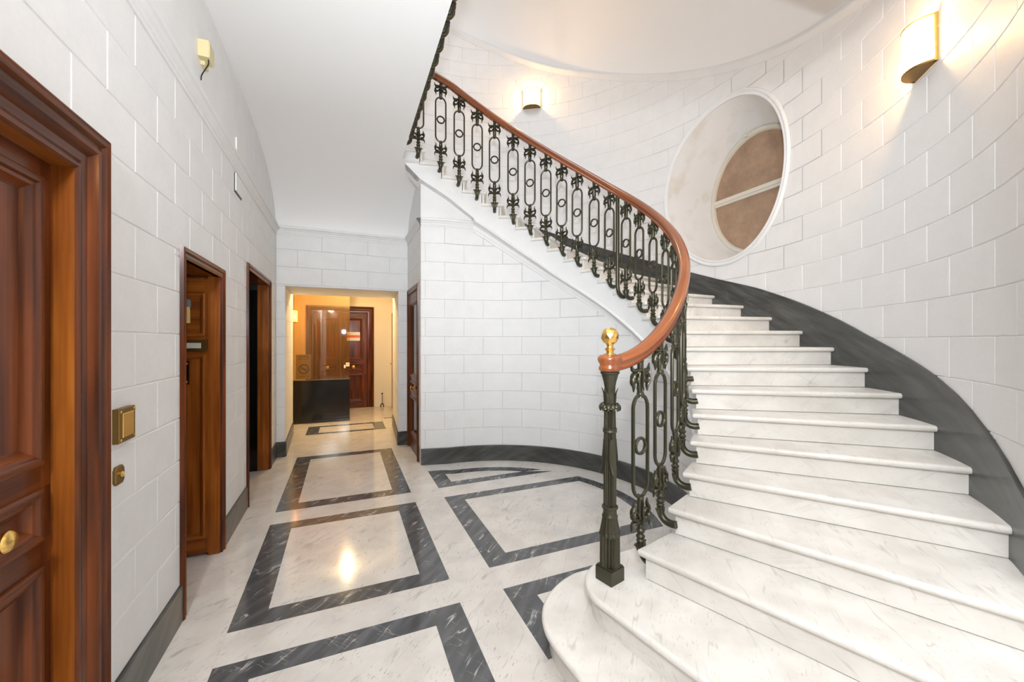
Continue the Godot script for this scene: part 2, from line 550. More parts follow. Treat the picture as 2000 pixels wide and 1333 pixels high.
const CORNICE := [[-95.0, 3.95], [-60.0, 4.02], [-45.0, 4.09], [-29.9, 4.226], [-23.5, 4.316], [-16.8, 4.412], [-7.2, 4.581], [3.1, 4.788], [14.1, 5.033], [27.4, 5.341], [39.7, 5.61], [54.2, 5.915], [70.4, 6.249], [81.7, 6.448], [110.0, 6.90]]
const DADO := [[-90.0, 0.50], [-75.0, 0.70], [-61.2, 0.94], [-55.3, 1.092], [-49.6, 1.239], [-43.9, 1.362], [-38.0, 1.472], [-32.0, 1.587], [-25.7, 1.732], [-16.8, 1.927], [-7.2, 2.122], [3.1, 2.298], [8.5, 2.40], [100.0, 4.24], [112.0, 4.26]]
const RAIL := [[-88.0, 1.393], [-84.0, 1.398], [-78.4, 1.444], [-70.0, 1.56], [-50.0, 1.95], [-20.5, 2.53], [-3.25, 2.868], [13.2, 3.19], [29.6, 3.53], [44.9, 3.84], [60.7, 4.146], [77.7, 4.449], [94.4, 4.70], [104.0, 4.83], [112.0, 4.86]]
const BALUSTERS := [[3, -78.4], [4, -70.8], [5, -62.2], [6, -54.8], [7, -48.0], [8, -41.6], [9, -35.0], [10, -28.0], [11, -20.5], [12, -11.8], [13, -3.3], [14, 4.3], [15, 13.2], [16, 21.1], [17, 29.6], [18, 37.2], [19, 44.9], [20, 52.6], [21, 60.7], [22, 69.5], [23, 77.7], [24, 86.2], [25, 94.4], [26, 103.7]]

func string_foot(a: float) -> float:
	if a > 79.0:
		return table([[79.0, 3.115], [90.0, 3.335], [102.4, 3.545], [110.0, 3.76], [112.0, 3.78]], a)
	return maxf(0.0, table(LINE_AT, a) * RISE - 0.455)

# ---------------------------------------------------------------- the scene
func _ready() -> void:
	var cam := Camera3D.new()
	cam.name = "camera"
	add_child(cam)
	cam.position = Vector3(0, EYE, 0)
	cam.rotation = Vector3(0, -0.4037, 0)
	cam.fov = rad_to_deg(2.0 * atan(666.5 / 768.6))
	cam.near = 0.02
	cam.current = true
	var we := WorldEnvironment.new()
	we.name = "environment"
	var env := Environment.new()
	env.background_mode = Environment.BG_COLOR
	env.background_color = Color(0.75, 0.8, 0.88)
	env.tonemap_mode = Environment.TONE_MAPPER_LINEAR
	env.tonemap_exposure = 1.12
	env.sdfgi_enabled = true
	env.ssao_enabled = true
	env.ssil_enabled = true
	we.environment = env
	add_child(we)
	materials()
	# added light from a made-up, unseen skylight over the stair well
	area_light("added_well_light", V(1.3, 7.85, 3.2), V(1.3, 0.0, 3.2), Vector2(2.2, 2.2), Color(0.98, 0.985, 1.0), 5.5)
	# the photographer's flash, mirrored in the glass door: a small source just above the lens
	var fl := SpotLight3D.new()
	fl.name = "flash_light"
	add_child(fl)
	fl.position = V(0.0, EYE + 0.36, -0.06)
	fl.rotation = Vector3(0.44, -0.44, 0)
	fl.spot_angle = 55.0
	fl.spot_angle_attenuation = 1.0
	fl.spot_range = 25.0
	fl.light_color = Color(0.955, 0.98, 1.0)
	fl.light_energy = 9.2
	fl.light_size = 0.06
	fl.shadow_enabled = true
	build_floor()
	build_hall_walls()
	build_ceilings()
	build_rotunda_wall()
	build_inner_wall()
	build_stairs()
	build_balustrade()
	build_doors()
	build_vestibule()
	build_wall_fittings()
	build_sconces()
	build_behind()

# ---------------------------------------------------------------- floor
func floor_piece(parent: Node, pts: Array, material: Material, called: String) -> void:
	var flat := PackedVector2Array()
	for p in pts: flat.append(p)
	var grown := Geometry2D.offset_polygon(flat, -0.0008, Geometry2D.JOIN_MITER)
	if grown.size() == 0: return
	flat = grown[0]
	var top := PackedVector3Array()
	for p in flat: top.append(V(p.x, 0.0, p.y))
	var mb := MB.new()
	mb.poly(top, flat)
	for k in top.size():
		var k2 := (k + 1) % top.size()
		mb.quad(top[k], top[k2], top[k2] - Vector3(0, 0.01, 0), top[k] - Vector3(0, 0.01, 0))
	put(mb, called, material, parent)

func rect(x0: float, x1: float, z0: float, z1: float) -> Array:
	return [Vector2(x0, z0), Vector2(x1, z0), Vector2(x1, z1), Vector2(x0, z1)]

func floor_frame(parent: Node, x0: float, x1: float, z0: float, z1: float, bx: float, bz: float) -> void:
	floor_piece(parent, rect(x0, x1, z0, z0 + bz), M.grey_marble, "grey_strip")
	floor_piece(parent, rect(x0, x1, z1 - bz, z1), M.grey_marble, "grey_strip")
	floor_piece(parent, rect(x0, x0 + bx, z0 + bz, z1 - bz), M.grey_marble, "grey_strip")
	floor_piece(parent, rect(x1 - bx, x1, z0 + bz, z1 - bz), M.grey_marble, "grey_strip")
	floor_piece(parent, rect(x0 + bx, x1 - bx, z0 + bz, z1 - bz), M.white_marble, "white_slab")

func arc2(r: float, a0: float, a1: float, n: int) -> Array:
	var out := []
	for k in n + 1:
		var p := P(r, lerpf(a0, a1, float(k) / n), 0.0)
		out.append(Vector2(p.x, -p.z))
	return out

func build_floor() -> void:
	var mb := MB.new()
	mb.box(Vector3(-1.7, -0.12, -10.0), Vector3(4.8, -0.0012, 2.9))
	var fl := struct(mb, "floor", M.white_marble, "polished white marble floor inlaid with grey marble frames", "floor")
	var xa := -0.573
	var xb := 0.635
	floor_frame(fl, xa, xb, 0.92, 2.272, 0.172, 0.135)
	floor_frame(fl, xa, xb, 2.518, 3.856, 0.172, 0.138)
	floor_frame(fl, xa, xb, 4.118, 5.945, 0.172, 0.16)
	floor_frame(fl, -0.585, 0.688, 7.285, 7.975, 0.19, 0.11)
	# white border slabs of the long strip
	for z in [[-2.4, 0.92], [2.272, 2.518], [3.856, 4.118], [5.945, 7.285]]:
		floor_piece(fl, rect(xa, xb, z[0], z[1]), M.white_marble, "white_slab")
	for z in [[-1.6, 0.3], [0.3, 1.6], [1.6, 2.75], [2.75, 4.0], [4.0, 5.1], [5.1, 6.06]]:
		floor_piece(fl, rect(XL, xa, z[0], z[1]), M.white_marble, "white_slab")
		if z[1] < 5.2: floor_piece(fl, rect(xb, 0.916, z[0], z[1]), M.white_marble, "white_slab")
	# frames under the rotunda: one runs below the first step, one follows the curve, one is a small spandrel
	floor_frame(fl, 0.916, 2.3, 1.695, 2.289, 0.172, 0.135)
	floor_piece(fl, rect(0.916, 2.3, 2.289, 2.539), M.white_marble, "white_slab")
	var r0 := 1.425
	var r1 := 1.30
	var zA := 2.539
	var zB := 3.862
	var ang := func(r: float, z: float) -> float: return rad_to_deg(asin((z - CZ) / r))
	var x_at := func(r: float, z: float) -> float: return CX + sqrt(r * r - (z - CZ) * (z - CZ))
	floor_piece(fl, [Vector2(0.916, zA), Vector2(x_at.call(r0, zA), zA), Vector2(x_at.call(r0, zA + 0.135), zA + 0.135), Vector2(0.916, zA + 0.135)], M.grey_marble, "grey_strip")
	floor_piece(fl, [Vector2(0.916, zB - 0.135), Vector2(x_at.call(r0, zB - 0.135), zB - 0.135), Vector2(x_at.call(r0, zB), zB), Vector2(0.916, zB)], M.grey_marble, "grey_strip")
	floor_piece(fl, rect(0.916, 1.09, zA + 0.135, zB - 0.135), M.grey_marble, "grey_strip")
	var a0: float = ang.call(r0, zA + 0.135)
	var a1: float = ang.call(r0, zB - 0.135)
	var b0: float = ang.call(r1, zA + 0.135)
	var b1: float = ang.call(r1, zB - 0.135)
	var back := arc2(r1, b0, b1, 16)
	back.reverse()
	floor_piece(fl, arc2(r0, a0, a1, 16) + back, M.grey_marble, "grey_strip")
	floor_piece(fl, [Vector2(1.09, zB - 0.135), Vector2(1.09, zA + 0.135)] + arc2(r1, b0, b1, 16), M.white_marble, "white_slab")
	# spandrel
	var zs := 4.13
	var tip: float = ang.call(1.42, zs)
	var outer := arc2(1.425, tip, 90.0, 18) + [Vector2(1.05, 4.69), Vector2(0.92, 4.715)]
	var inner_tip := rad_to_deg(asin((zs + 0.13 - CZ) / 1.29))
	var inn := arc2(1.29, inner_tip, 90.0, 14) + [Vector2(1.09, 4.53)]
	inn.reverse()
	floor_piece(fl, [Vector2(0.92, 4.126), Vector2(1.09, 4.126), Vector2(1.09, 4.53), Vector2(1.09, 4.685), Vector2(0.92, 4.715)], M.grey_marble, "grey_strip")
	var ip: Vector2 = inn[-1]
	var op: Vector2 = outer[0]
	floor_piece(fl, [Vector2(1.09, zs), op, Vector2(ip.x + 0.02, zs + 0.13), Vector2(1.09, zs + 0.13)], M.grey_marble, "grey_strip")
	var arc_in := arc2(1.29, inner_tip, 90.0, 14) + [Vector2(1.09, 4.53)]
	var rev := arc_in.duplicate()
	rev.reverse()
	var oa := arc2(1.425, rad_to_deg(asin((zs + 0.1 - CZ) / 1.425)), 90.0, 18) + [Vector2(1.09, 4.683)]
	floor_piece(fl, oa + rev, M.grey_marble, "grey_strip")
	floor_piece(fl, [Vector2(1.09, zs + 0.13)] + arc_in, M.white_marble, "white_slab")
	# vestibule strip
	floor_piece(fl, rect(0.74, 1.05, 8.25, 8.36), M.grey_marble, "grey_strip")

# ---------------------------------------------------------------- straight walls
func build_hall_walls() -> void:
	# left wall with its three doorways
	var holes := [[0.77, 1.771, -1.0, 2.14], [2.785, 3.50, -1.0, 2.02], [4.40, 5.53, -1.0, 2.225]]
	var mb := MB.new()
	wall_body(mb, Vector3(XL - 0.007, 0, 0), V(0, 0, 1), Vector3(1, 0, 0), -2.6, ZB + 0.1, 0.0, CEIL + 0.02, holes, 0.06)
	var w := struct(mb, "wall_left", M.joint_grey, "left hall wall of white painted blocks with fine grooves")
	flat_blocks(w, Vector3(XL, 0, 0), V(0, 0, 1), Vector3(1, 0, 0), -1.2, ZB, 0.2, 2.985, ROW, 0.4385, 2.435, holes)
	mb = MB.new()
	mb.box(Vector3(XL - 0.02, 3.06, -ZB), Vector3(XL, CEIL, 2.6))
	put(mb, "upper_plaster", M.wall_paint, w)
	cornice_run("trim_1", [V(XL, 0, -2.5), V(XL, 0, ZB)], Vector3(1, 0, 0), 2.985, "white moulded cornice along the left hall wall")
	var segs := [[-2.5, 0.58], [1.95, 2.725], [3.56, 4.33], [5.60, ZB]]
	var k := 0
	for sg in segs:
		mb = MB.new()
		slab_into(mb, [Vector3(XL, 0, 0), V(0, 0, 1), Vector3(1, 0, 0)], sg[0], sg[1], 0.0, 0.2, -0.02, 0.014, 0.003)
		struct(mb, "baseboard_left", M.dado_marble, ["dark grey marble baseboard before the first brown door", "dark grey marble baseboard under the brass plate", "dark grey marble baseboard between the two deep doorways", "short dark grey marble baseboard in the hall corner"][k], "baseboard")
		k += 1
	# back wall with the passage to the vestibule
	var fb := [V(0, 0, ZB), Vector3(1, 0, 0), V(0, 0, -1)]
	mb = MB.new()
	wall_body(mb, V(0, 0, ZB + 0.007), Vector3(1, 0, 0), V(0, 0, -1), XL - 0.1, 0.9, 0.0, CEIL, [[-0.725, 0.745, -1.0, 2.295]], 0.05)
	w = struct(mb, "wall_back", M.joint_grey, "back hall wall of white blocks over the passage opening")
	flat_blocks(w, fb[0], fb[1], fb[2], XL, 0.885, 0.2, 3.0, ROW2, 0.598, -0.281 + 0.299, [[-0.725, 0.745, -1.0, 2.295]], 0.003, 0.0065)
	cornice_run("trim_2", [V(XL, 0, ZB), V(0.885, 0, ZB)], V(0, 0, -1), 3.0, "white moulded cornice across the back hall wall")
	k = 0
	for sg in [[XL, -0.725], [0.745, 0.885]]:
		mb = MB.new()
		slab_into(mb, fb, sg[0], sg[1], 0.0, 0.2, -0.02, 0.014, 0.003)
		struct(mb, "baseboard_back", M.dado_marble, ["dark grey marble baseboard left of the passage opening", "dark grey marble baseboard right of the passage opening"][k], "baseboard")
		k += 1
	# passage: two splayed jambs of blocks and a soffit
	for sd in [0, 1]:
		var p0 := V(-0.725, 0, ZB) if sd == 0 else V(0.745, 0, ZB)
		var p1 := V(-0.785, 0, 7.45) if sd == 0 else V(0.83, 0, 7.5)
		var u := (p1 - p0).normalized()
		var n := Vector3(-u.z, 0, u.x) if sd == 0 else Vector3(u.z, 0, -u.x)
		var len := p0.distance_to(p1)
		mb = MB.new()
		wall_body(mb, p0 - n * 0.007, u, n, 0.0, len, 0.0, 2.76, [], 0.08)
		w = struct(mb, "wall_passage_left" if sd == 0 else "wall_passage_right", M.joint_grey, ["left jamb of the passage in white blocks", "right jamb of the passage in white blocks"][sd])
		flat_blocks(w, p0, u, n, 0.0, len, 0.2, 2.295, ROW2, 0.6, 0.3, [], 0.003, 0.0065)
		mb = MB.new()
		slab_into(mb, [p0, u, n], 0.0, len, 0.0, 0.2, -0.02, 0.014, 0.003)
		struct(mb, "baseboard_passage", M.dado_marble, ["dark marble baseboard along the left passage jamb", "dark marble baseboard along the right passage jamb"][sd], "baseboard")
	mb = MB.new()
	mb.box(V(-0.9, 2.295, 7.1), V(0.95, 2.75, ZB + 0.02))
	struct(mb, "ceiling_passage", M.ceiling_paint, "flat white soffit of the passage opening", "ceiling")
	# pier with a narrow door between the stair wall and the back wall
	var fpier := [Vector3(0.885, 0, 0), V(0, 0, 1), Vector3(-1, 0, 0)]
	var hole := [[5.19, 5.95, -1.0, 2.24]]
	mb = MB.new()
	wall_body(mb, Vector3(0.892, 0, 0), V(0, 0, 1), Vector3(-1, 0, 0), 4.99, ZB + 0.1, 0.0, 3.75, hole, 0.05)
	w = struct(mb, "wall_pier", M.joint_grey, "white block pier face around the narrow panelled door")
	flat_blocks(w, fpier[0], fpier[1], fpier[2], 4.985, ZB, 0.2, 3.0, ROW2, 0.6, 5.3, hole)
	mb = MB.new()
	mb.box(V(0.885, 3.06, ZB), V(0.9, 3.76, 4.985))
	put(mb, "upper_plaster", M.wall_paint, w)
	cornice_run("trim_3", [V(0.885, 0, ZB), V(0.885, 0, 4.985)], Vector3(-1, 0, 0), 3.0, "white moulded cornice on the narrow pier")

# a solid wall with rectangular holes; o is a point of its face
func wall_body(mb: MB, o: Vector3, u: Vector3, n: Vector3, u0: float, u1: float, y0: float, y1: float, openings: Array, t: float) -> void:
	var holes := []
	for h in openings: holes.append([h[0] - 0.004, h[1] + 0.004, h[2], h[3] + 0.004])
	var us := [u0, u1]
	var ys := [y0, y1]
	for h in holes:
		us.append_array([h[0], h[1]])
		if h[2] > y0: ys.append(h[2])
		ys.append(h[3])
	us.sort()
	ys.sort()
	for i in us.size() - 1:
		for j in ys.size() - 1:
			if us[i + 1] - us[i] < 1e-4 or ys[j + 1] - ys[j] < 1e-4: continue
			var cu: float = (us[i] + us[i + 1]) * 0.5
			var cy: float = (ys[j] + ys[j + 1]) * 0.5
			var inside := false
			for h in holes:
				if cu > h[0] and cu < h[1] and cy > h[2] and cy < h[3]: inside = true
			if inside: continue
			var a: Vector3 = o + u * us[i] + Vector3(0, ys[j], 0)
			var b: Vector3 = o + u * us[i + 1] + Vector3(0, ys[j], 0)
			var up := Vector3(0, ys[j + 1] - ys[j], 0)
			mb.quad(a, a + up, b + up, b)
			mb.quad(a - n * t, b - n * t, b + up - n * t, a + up - n * t)
	for h in holes:
		var a: Vector3 = o + u * h[0]
		var b: Vector3 = o + u * h[1]
		var lo := Vector3(0, maxf(h[2], y0), 0)
		var hi := Vector3(0, h[3], 0)
		mb.quad(a + lo, a + lo - n * t, a + hi - n * t, a + hi)
		mb.quad(b + lo, b + hi, b + hi - n * t, b + lo - n * t)
		mb.quad(a + hi, a + hi - n * t, b + hi - n * t, b + hi)

func cornice_run(called: String, path: Array, n: Vector3, y: float, label: String) -> void:
	var prof := [[0.0, -0.010], [0.008, -0.010], [0.010, 0.012], [0.016, 0.016], [0.018, 0.034], [0.030, 0.046], [0.036, 0.062], [0.050, 0.068], [0.052, 0.088], [0.040, 0.098], [0.0, 0.104]]
	var rows := []
	for p in path:
		var line := PackedVector3Array()
		for q in prof: line.append(p + n * q[0] + Vector3(0, y + q[1], 0))
		rows.append(line)
	var mb := MB.new()
	mb.loft(rows, false, false, 0.85)
	struct(mb, called, M.wall_paint, label, "cornice")

# ---------------------------------------------------------------- ceilings
func build_ceilings() -> void:
	# corridor ceiling: flat, then a quarter vault coming down on the back wall
	var rows := []
	var prof := [[-2.6, CEIL], [0.0, CEIL], [2.0, CEIL], [4.2, CEIL]]
	for k in range(1, 21):
		var t := PI * 0.5 * k / 20.0
		prof.append([4.2 + 1.86 * sin(t), 3.09 + (CEIL - 3.09) * cos(t)])
	for p in prof:
		var right := 0.65 if p[0] < 4.85 else 0.89
		rows.append(PackedVector3Array([V(XL, p[1], p[0]), V(right, p[1], p[0])]))
	# no slanting step in the edge: repeat the section where the width changes
	var clean := []
	for k in rows.size():
		clean.append(rows[k])
		if k + 1 < rows.size() and prof[k][0] < 4.85 and prof[k + 1][0] >= 4.85:
			var ym := 3.09 + (CEIL - 3.09) * sqrt(1.0 - pow((4.85 - 4.2) / 1.86, 2.0))
			clean.append(PackedVector3Array([V(XL, ym, 4.85), V(0.65, ym, 4.85)]))
			clean.append(PackedVector3Array([V(XL, ym, 4.85), V(0.89, ym, 4.85)]))
	var mb := MB.new()
	mb.loft(clean)
	mb.box(V(XL - 0.05, 3.88, 6.2), V(0.65, 3.9, -2.6))
	mb.quad(V(0.65, CEIL, 1.6), V(0.65, 3.9, 1.6), V(0.65, 3.9, 4.87), V(0.65, CEIL, 4.87))
	struct(mb, "ceiling", M.ceiling_paint, "smooth white corridor ceiling curving down to the back wall", "ceiling")
	mb = MB.new()
	mb.box(V(0.65, CEIL, 1.55), V(2.9, 3.9, -2.6))
	struct(mb, "ceiling_hall", M.ceiling_paint, "flat white hall ceiling before the stair well", "ceiling")
	# underside of the flight above: a rampant vault springing from the sloping cornice
	rows = []
	for k in 70:
		var a := -82.0 + 196.0 * k / 69.0
		var line := PackedVector3Array()
		for j in 13:
			var t := PI * 0.5 * j / 12.0
			line.append(P(R_OUT - 1.27 * (1.0 - cos(t)), a, table(CORNICE, a) + 0.05 + 1.05 * sin(t)))
		line.append(P(R_OUT - 1.27, a, table(CORNICE, a) + 1.5))
		rows.append(line)
	mb = MB.new()
	mb.loft(rows)
	struct(mb, "ceiling_stair", M.ceiling_paint, "smooth white vaulted underside of the upper stair flight", "ceiling")
	# sloping cornice
	rows = []
	for k in 90:
		var a := -64.0 + 178.0 * k / 89.0
		var y := table(CORNICE, a)
		var line := PackedVector3Array()
		for q in [[0.0, -0.055], [0.010, -0.055], [0.014, -0.035], [0.022, -0.028], [0.030, -0.008], [0.042, 0.004], [0.046, 0.022], [0.036, 0.034], [0.030, 0.05], [0.018, 0.06], [0.0, 0.064]]:
			line.append(P(R_OUT - q[0] * 0.5, a, y + q[1]))
		rows.append(line)
	mb = MB.new()
	mb.loft(rows, false, false, 0.85)
	struct(mb, "trim_4", M.wall_paint, "white moulded cornice climbing round the rotunda wall", "cornice")
	# upper storey round the well, with a glowing skylight added to brighten the rotunda
	mb = MB.new()
	mb.box(V(XL - 0.1, 3.9, 6.25), V(XL, 8.0, -0.2))
	mb.box(V(XL, 3.9, 6.3), V(5.1, 8.0, 6.2))
	mb.box(V(5.0, 3.9, 6.2), V(5.1, 8.0, -0.2))
	mb.box(V(XL, 3.9, -0.1), V(5.1, 8.0, -0.2))
	mb.box(V(XL, 8.0, 6.2), V(5.1, 8.1, -0.2))
	struct(mb, "wall_upper", M.wall_paint, "plain white walls of the upper stair hall")
	mb = MB.new()
	mb.box(V(0.2, 7.93, 4.3), V(2.4, 7.99, 2.1))
	var o := put(mb, "window_2", M.added_glow_glass)
	tag(o, "added unseen glowing skylight over the stair well", "skylight", "", "structure")

# ---------------------------------------------------------------- rotunda wall
const OCX := 1.3
const OCY := 3.43
const OAX := 15.0
const OAY := 0.925

func oculus_poly(s := 1.0, n := 64) -> PackedVector2Array:
	var out := PackedVector2Array()
	for k in n: out.append(Vector2(OCX + OAX * s * cos(TAU * k / n), OCY + OAY * s * sin(TAU * k / n)))
	return out

func curved_clip(mb: MB, r: float, a0: float, a1: float, y0: float, y1: float, hole: PackedVector2Array, seg: int) -> void:
	for k in seg:
		var b0 := lerpf(a0, a1, float(k) / seg)
		var b1 := lerpf(a0, a1, float(k + 1) / seg)
		for q in Geometry2D.clip_polygons(PackedVector2Array([Vector2(b0, y0), Vector2(b1, y0), Vector2(b1, y1), Vector2(b0, y1)]), hole):
			if Geometry2D.is_polygon_clockwise(q): q.reverse()
			var p3 := PackedVector3Array()
			for p in q: p3.append(P(r, p.x, p.y))
			mb.poly(p3, q)

func build_rotunda_wall() -> void:
	var hole := oculus_poly(1.0)
	var mb := MB.new()
	var a := -64.0
	while a < 112.0:
		if a + 2.0 > OCX - OAX - 0.5 and a < OCX + OAX + 0.5:
			curved_clip(mb, R_OUT + 0.0048, a, a + 2.0, 0.0, 7.2, hole, 1)
		else:
			var foot := 0.0 if a < 95.0 else 3.85
			mb.quad(P(R_OUT + 0.0048, a, foot), P(R_OUT + 0.0048, a, 7.2), P(R_OUT + 0.0048, a + 2.0, 7.2), P(R_OUT + 0.0048, a + 2.0, foot))
		a += 2.0
	var w := struct(mb, "wall_right", M.joint_grey, "tall curved rotunda wall of white painted blocks")
	var len := 8.46
	for r in range(0, 30):
		var y0 := 0.186 + r * ROW
		var y1 := y0 + ROW
		var s := -84.0 - 84.0 + fposmod(-38.72 + 84.0 + 84.0 + (0.0 if r % 2 else len * 0.5), len)
		while s < 108.0:
			var e := s + len
			if e > -63.0 and y1 > minf(table(DADO, s), table(DADO, e)) and y0 < maxf(table(CORNICE, s), table(CORNICE, e)):
				var c0 := maxf(s, -63.9)
				var near := false
				for t in [0.0, 0.5, 1.0]:
					for v in [0.0, 0.5, 1.0]:
						if Vector2((lerpf(c0, e, t) - OCX) / (OAX + 0.4), (lerpf(y0, y1, v) - OCY) / (OAY + 0.03)).length() < 1.06: near = true
				if near:
					var cut := MB.new()
					var ga := rad_to_deg(0.0028 / R_OUT)
					curved_clip(cut, R_OUT, c0 + ga, e - ga, y0 + 0.0028, y1 - 0.0028, hole, 4)
					if cut.vs.size(): put(cut, "block", M.wall_paint, w)
				else:
					put_mesh(curved_block(R_OUT, c0, e, y0, y1, 3), "block", M.wall_paint, w)
			s += len
	# dark marble dado climbing with the steps
	var rows := []
	for k in 130:
		var b := -64.0 + 176.0 * k / 129.0
		var y := table(DADO, b)
		var lo := maxf(0.0, y - 0.62)
		rows.append(PackedVector3Array([P(R_OUT - 0.016, b, lo), P(R_OUT - 0.016, b, y - 0.004), P(R_OUT - 0.012, b, y), P(R_OUT + 0.004, b, y)]))
	mb = MB.new()
	mb.loft(rows, false, false, 0.8)
	struct(mb, "baseboard_right", M.dado_marble, "dark grey marble skirting climbing the rotunda wall beside the steps", "baseboard")
	# oculus
	var win := struct_node("window_1", "oval window boarded in brown set deep in the rotunda wall", "window")
	rows = []
	var px := 4.69
	var zc := CZ + R_OUT * sin(deg_to_rad(OCX))
	var pane := func(c: float, s: float, sc: float, x: float) -> Vector3: return V(x, 3.40 + 0.765 * sc * s, zc + 0.635 * sc * c)
	for k in 73:
		var f := TAU * k / 72.0
		var w0 := P(R_OUT - 0.006, OCX + OAX * cos(f), OCY + OAY * sin(f))
		var p1: Vector3 = pane.call(cos(f), sin(f), 1.0, px)
		var line := PackedVector3Array()
		for j in 7: line.append(w0.lerp(p1, j / 6.0))
		rows.append(line)
	mb = MB.new()
	mb.loft(rows)
	put(mb, "reveal", M.reveal_paint, win, "splayed white reveal")
	rows = []
	for k in 97:
		var f := TAU * k / 96.0
		var line := PackedVector3Array()
		for q in [[0.995, -0.02], [0.995, 0.010], [1.004, 0.018], [1.018, 0.018], [1.024, 0.010], [1.034, 0.012], [1.046, 0.022], [1.062, 0.022], [1.072, 0.012], [1.078, 0.0], [1.078, -0.008]]:
			line.append(P(R_OUT - q[1], OCX + OAX * q[0] * cos(f), OCY + OAY * q[0] * sin(f)))
		rows.append(line)
	mb = MB.new()
	mb.loft(rows, false, false, 0.8)
	put(mb, "surround_moulding", M.wall_paint, win, "white oval moulding")
	rows = []
	for k in 73:
		var f := TAU * k / 72.0
		var line := PackedVector3Array()
		for q in [[1.01, px + 0.01], [1.005, px - 0.035], [0.985, px - 0.045], [0.945, px - 0.045], [0.93, px - 0.03], [0.925, px + 0.01]]:
			line.append(pane.call(cos(f), sin(f), q[0], q[1]))
		rows.append(line)
	mb = MB.new()
	mb.loft(rows, false, false, 0.8)
	put(mb, "frame", M.window_paint, win, "cream painted oval frame")
	var flat := PackedVector2Array()
	var p3 := PackedVector3Array()
	for k in 48:
		var f := TAU * k / 48.0
		flat.append(Vector2(cos(f), sin(f)))
		p3.append(pane.call(cos(f), sin(f), 0.97, px))
	mb = MB.new()
	mb.poly(p3, flat)
	put(mb, "pane", M.board, win, "brown boarded pane")
	mb = MB.new()
	for q in [[-0.012, 0.034, 0.045], [-0.045, -0.012, 0.03]]:
		mb.box(V(px - q[2], 3.41 + q[0], zc + 0.60), V(px + 0.01, 3.41 + q[1], zc - 0.60))
	put(mb, "glazing_bar", M.window_paint, win, "cream painted bar")
	mb = MB.new()
	mb.box(V(px - 0.075, 4.11, zc + 0.13), V(px - 0.03, 4.15, zc + 0.09))
	put(mb, "catch", M.window_paint, win)
	mb = MB.new()
	mb.quad(V(px + 0.05, 2.2, zc - 1.2), V(px + 0.05, 4.7, zc - 1.2), V(px + 0.05, 4.7, zc + 1.2), V(px + 0.05, 2.2, zc + 1.2))
	put(mb, "backing", M.black, win)

# ---------------------------------------------------------------- wall under the stair
func build_inner_wall() -> void:
	var corner := 90.0 + rad_to_deg((CX - 0.885) / 1.6)
	var mb := MB.new()
	var rows := []
	for k in 75:
		var a := lerpf(-76.0, corner, k / 74.0)
		rows.append(PackedVector3Array([P(R_WALL + 0.007, a, 0.0), P(R_WALL + 0.007, a, string_foot(a) + 0.03)]))
	mb.loft(rows)
	var w := struct(mb, "wall_stair", M.joint_grey, "curved white block wall under the stair")
	var len := 16.85
	for r in range(0, 13):
		var y0 := 0.199 + r * ROW2
		var s := -76.0 + fposmod(74.375 + 76.0 + (0.0 if r % 2 else len * 0.5), len) - len
		while s < corner:
			var a0 := maxf(s, -76.0)
			var a1 := minf(s + len, corner)
			s += len
			if a1 - a0 < 1.0: continue
			var top := minf(y0 + ROW2, 3.03)
			# blocks cut by the climbing string keep a sloping top
			if string_foot(a1) < y0 + 0.02: continue
			if string_foot(a0) >= top:
				put_mesh(curved_block(R_WALL, a0, a1, y0, top, 5, 0.003, 0.0065), "block", M.wall_paint, w)
			else:
				var cut := MB.new()
				var lines := []
				for k in 9:
					var a := lerpf(a0 + 0.2, a1 - 0.2, k / 8.0)
					var yt := minf(top - 0.006, string_foot(a) - 0.002)
					if yt > y0 + 0.006: lines.append(PackedVector3Array([P(R_WALL, a, y0 + 0.006), P(R_WALL, a, yt)]))
				if lines.size() > 1:
					cut.loft(lines)
					put(cut, "block", M.wall_paint, w)
	# plaster over the cornice
	rows = []
	for k in 13:
		var a := lerpf(78.0, corner, k / 12.0)
		rows.append(PackedVector3Array([P(R_WALL, a, 3.06), P(R_WALL, a, maxf(3.062, string_foot(a) + 0.02))]))
	mb = MB.new()
	mb.loft(rows)
	put(mb, "upper_plaster", M.wall_paint, w)
	# baseboard
	rows = []
	for k in 60:
		var a := lerpf(-70.0, corner, k / 59.0)
		rows.append(PackedVector3Array([P(R_WALL - 0.016, a, 0.0), P(R_WALL - 0.016, a, 0.196), P(R_WALL - 0.012, a, 0.2), P(R_WALL + 0.004, a, 0.2)]))
	mb = MB.new()
	mb.loft(rows, false, false, 0.8)
	struct(mb, "baseboard_stair", M.dado_marble, "dark grey marble baseboard bending along the curved stair wall", "baseboard")
	# short level cornice by the pier
	rows = []
	for k in 14:
		var a := lerpf(76.5, corner, k / 13.0)
		var line := PackedVector3Array()
		for q in [[0.0, 0.0], [0.008, 0.0], [0.010, 0.012], [0.016, 0.016], [0.018, 0.034], [0.030, 0.046], [0.036, 0.062], [0.050, 0.068], [0.052, 0.088], [0.040, 0.098], [0.0, 0.104]]:
			line.append(P(R_WALL - q[0], a, 3.0 + q[1]))
		rows.append(line)
	mb = MB.new()
	mb.loft(rows, false, false, 0.85)
	struct(mb, "trim_5", M.wall_paint, "short level white cornice meeting the stair string", "cornice")

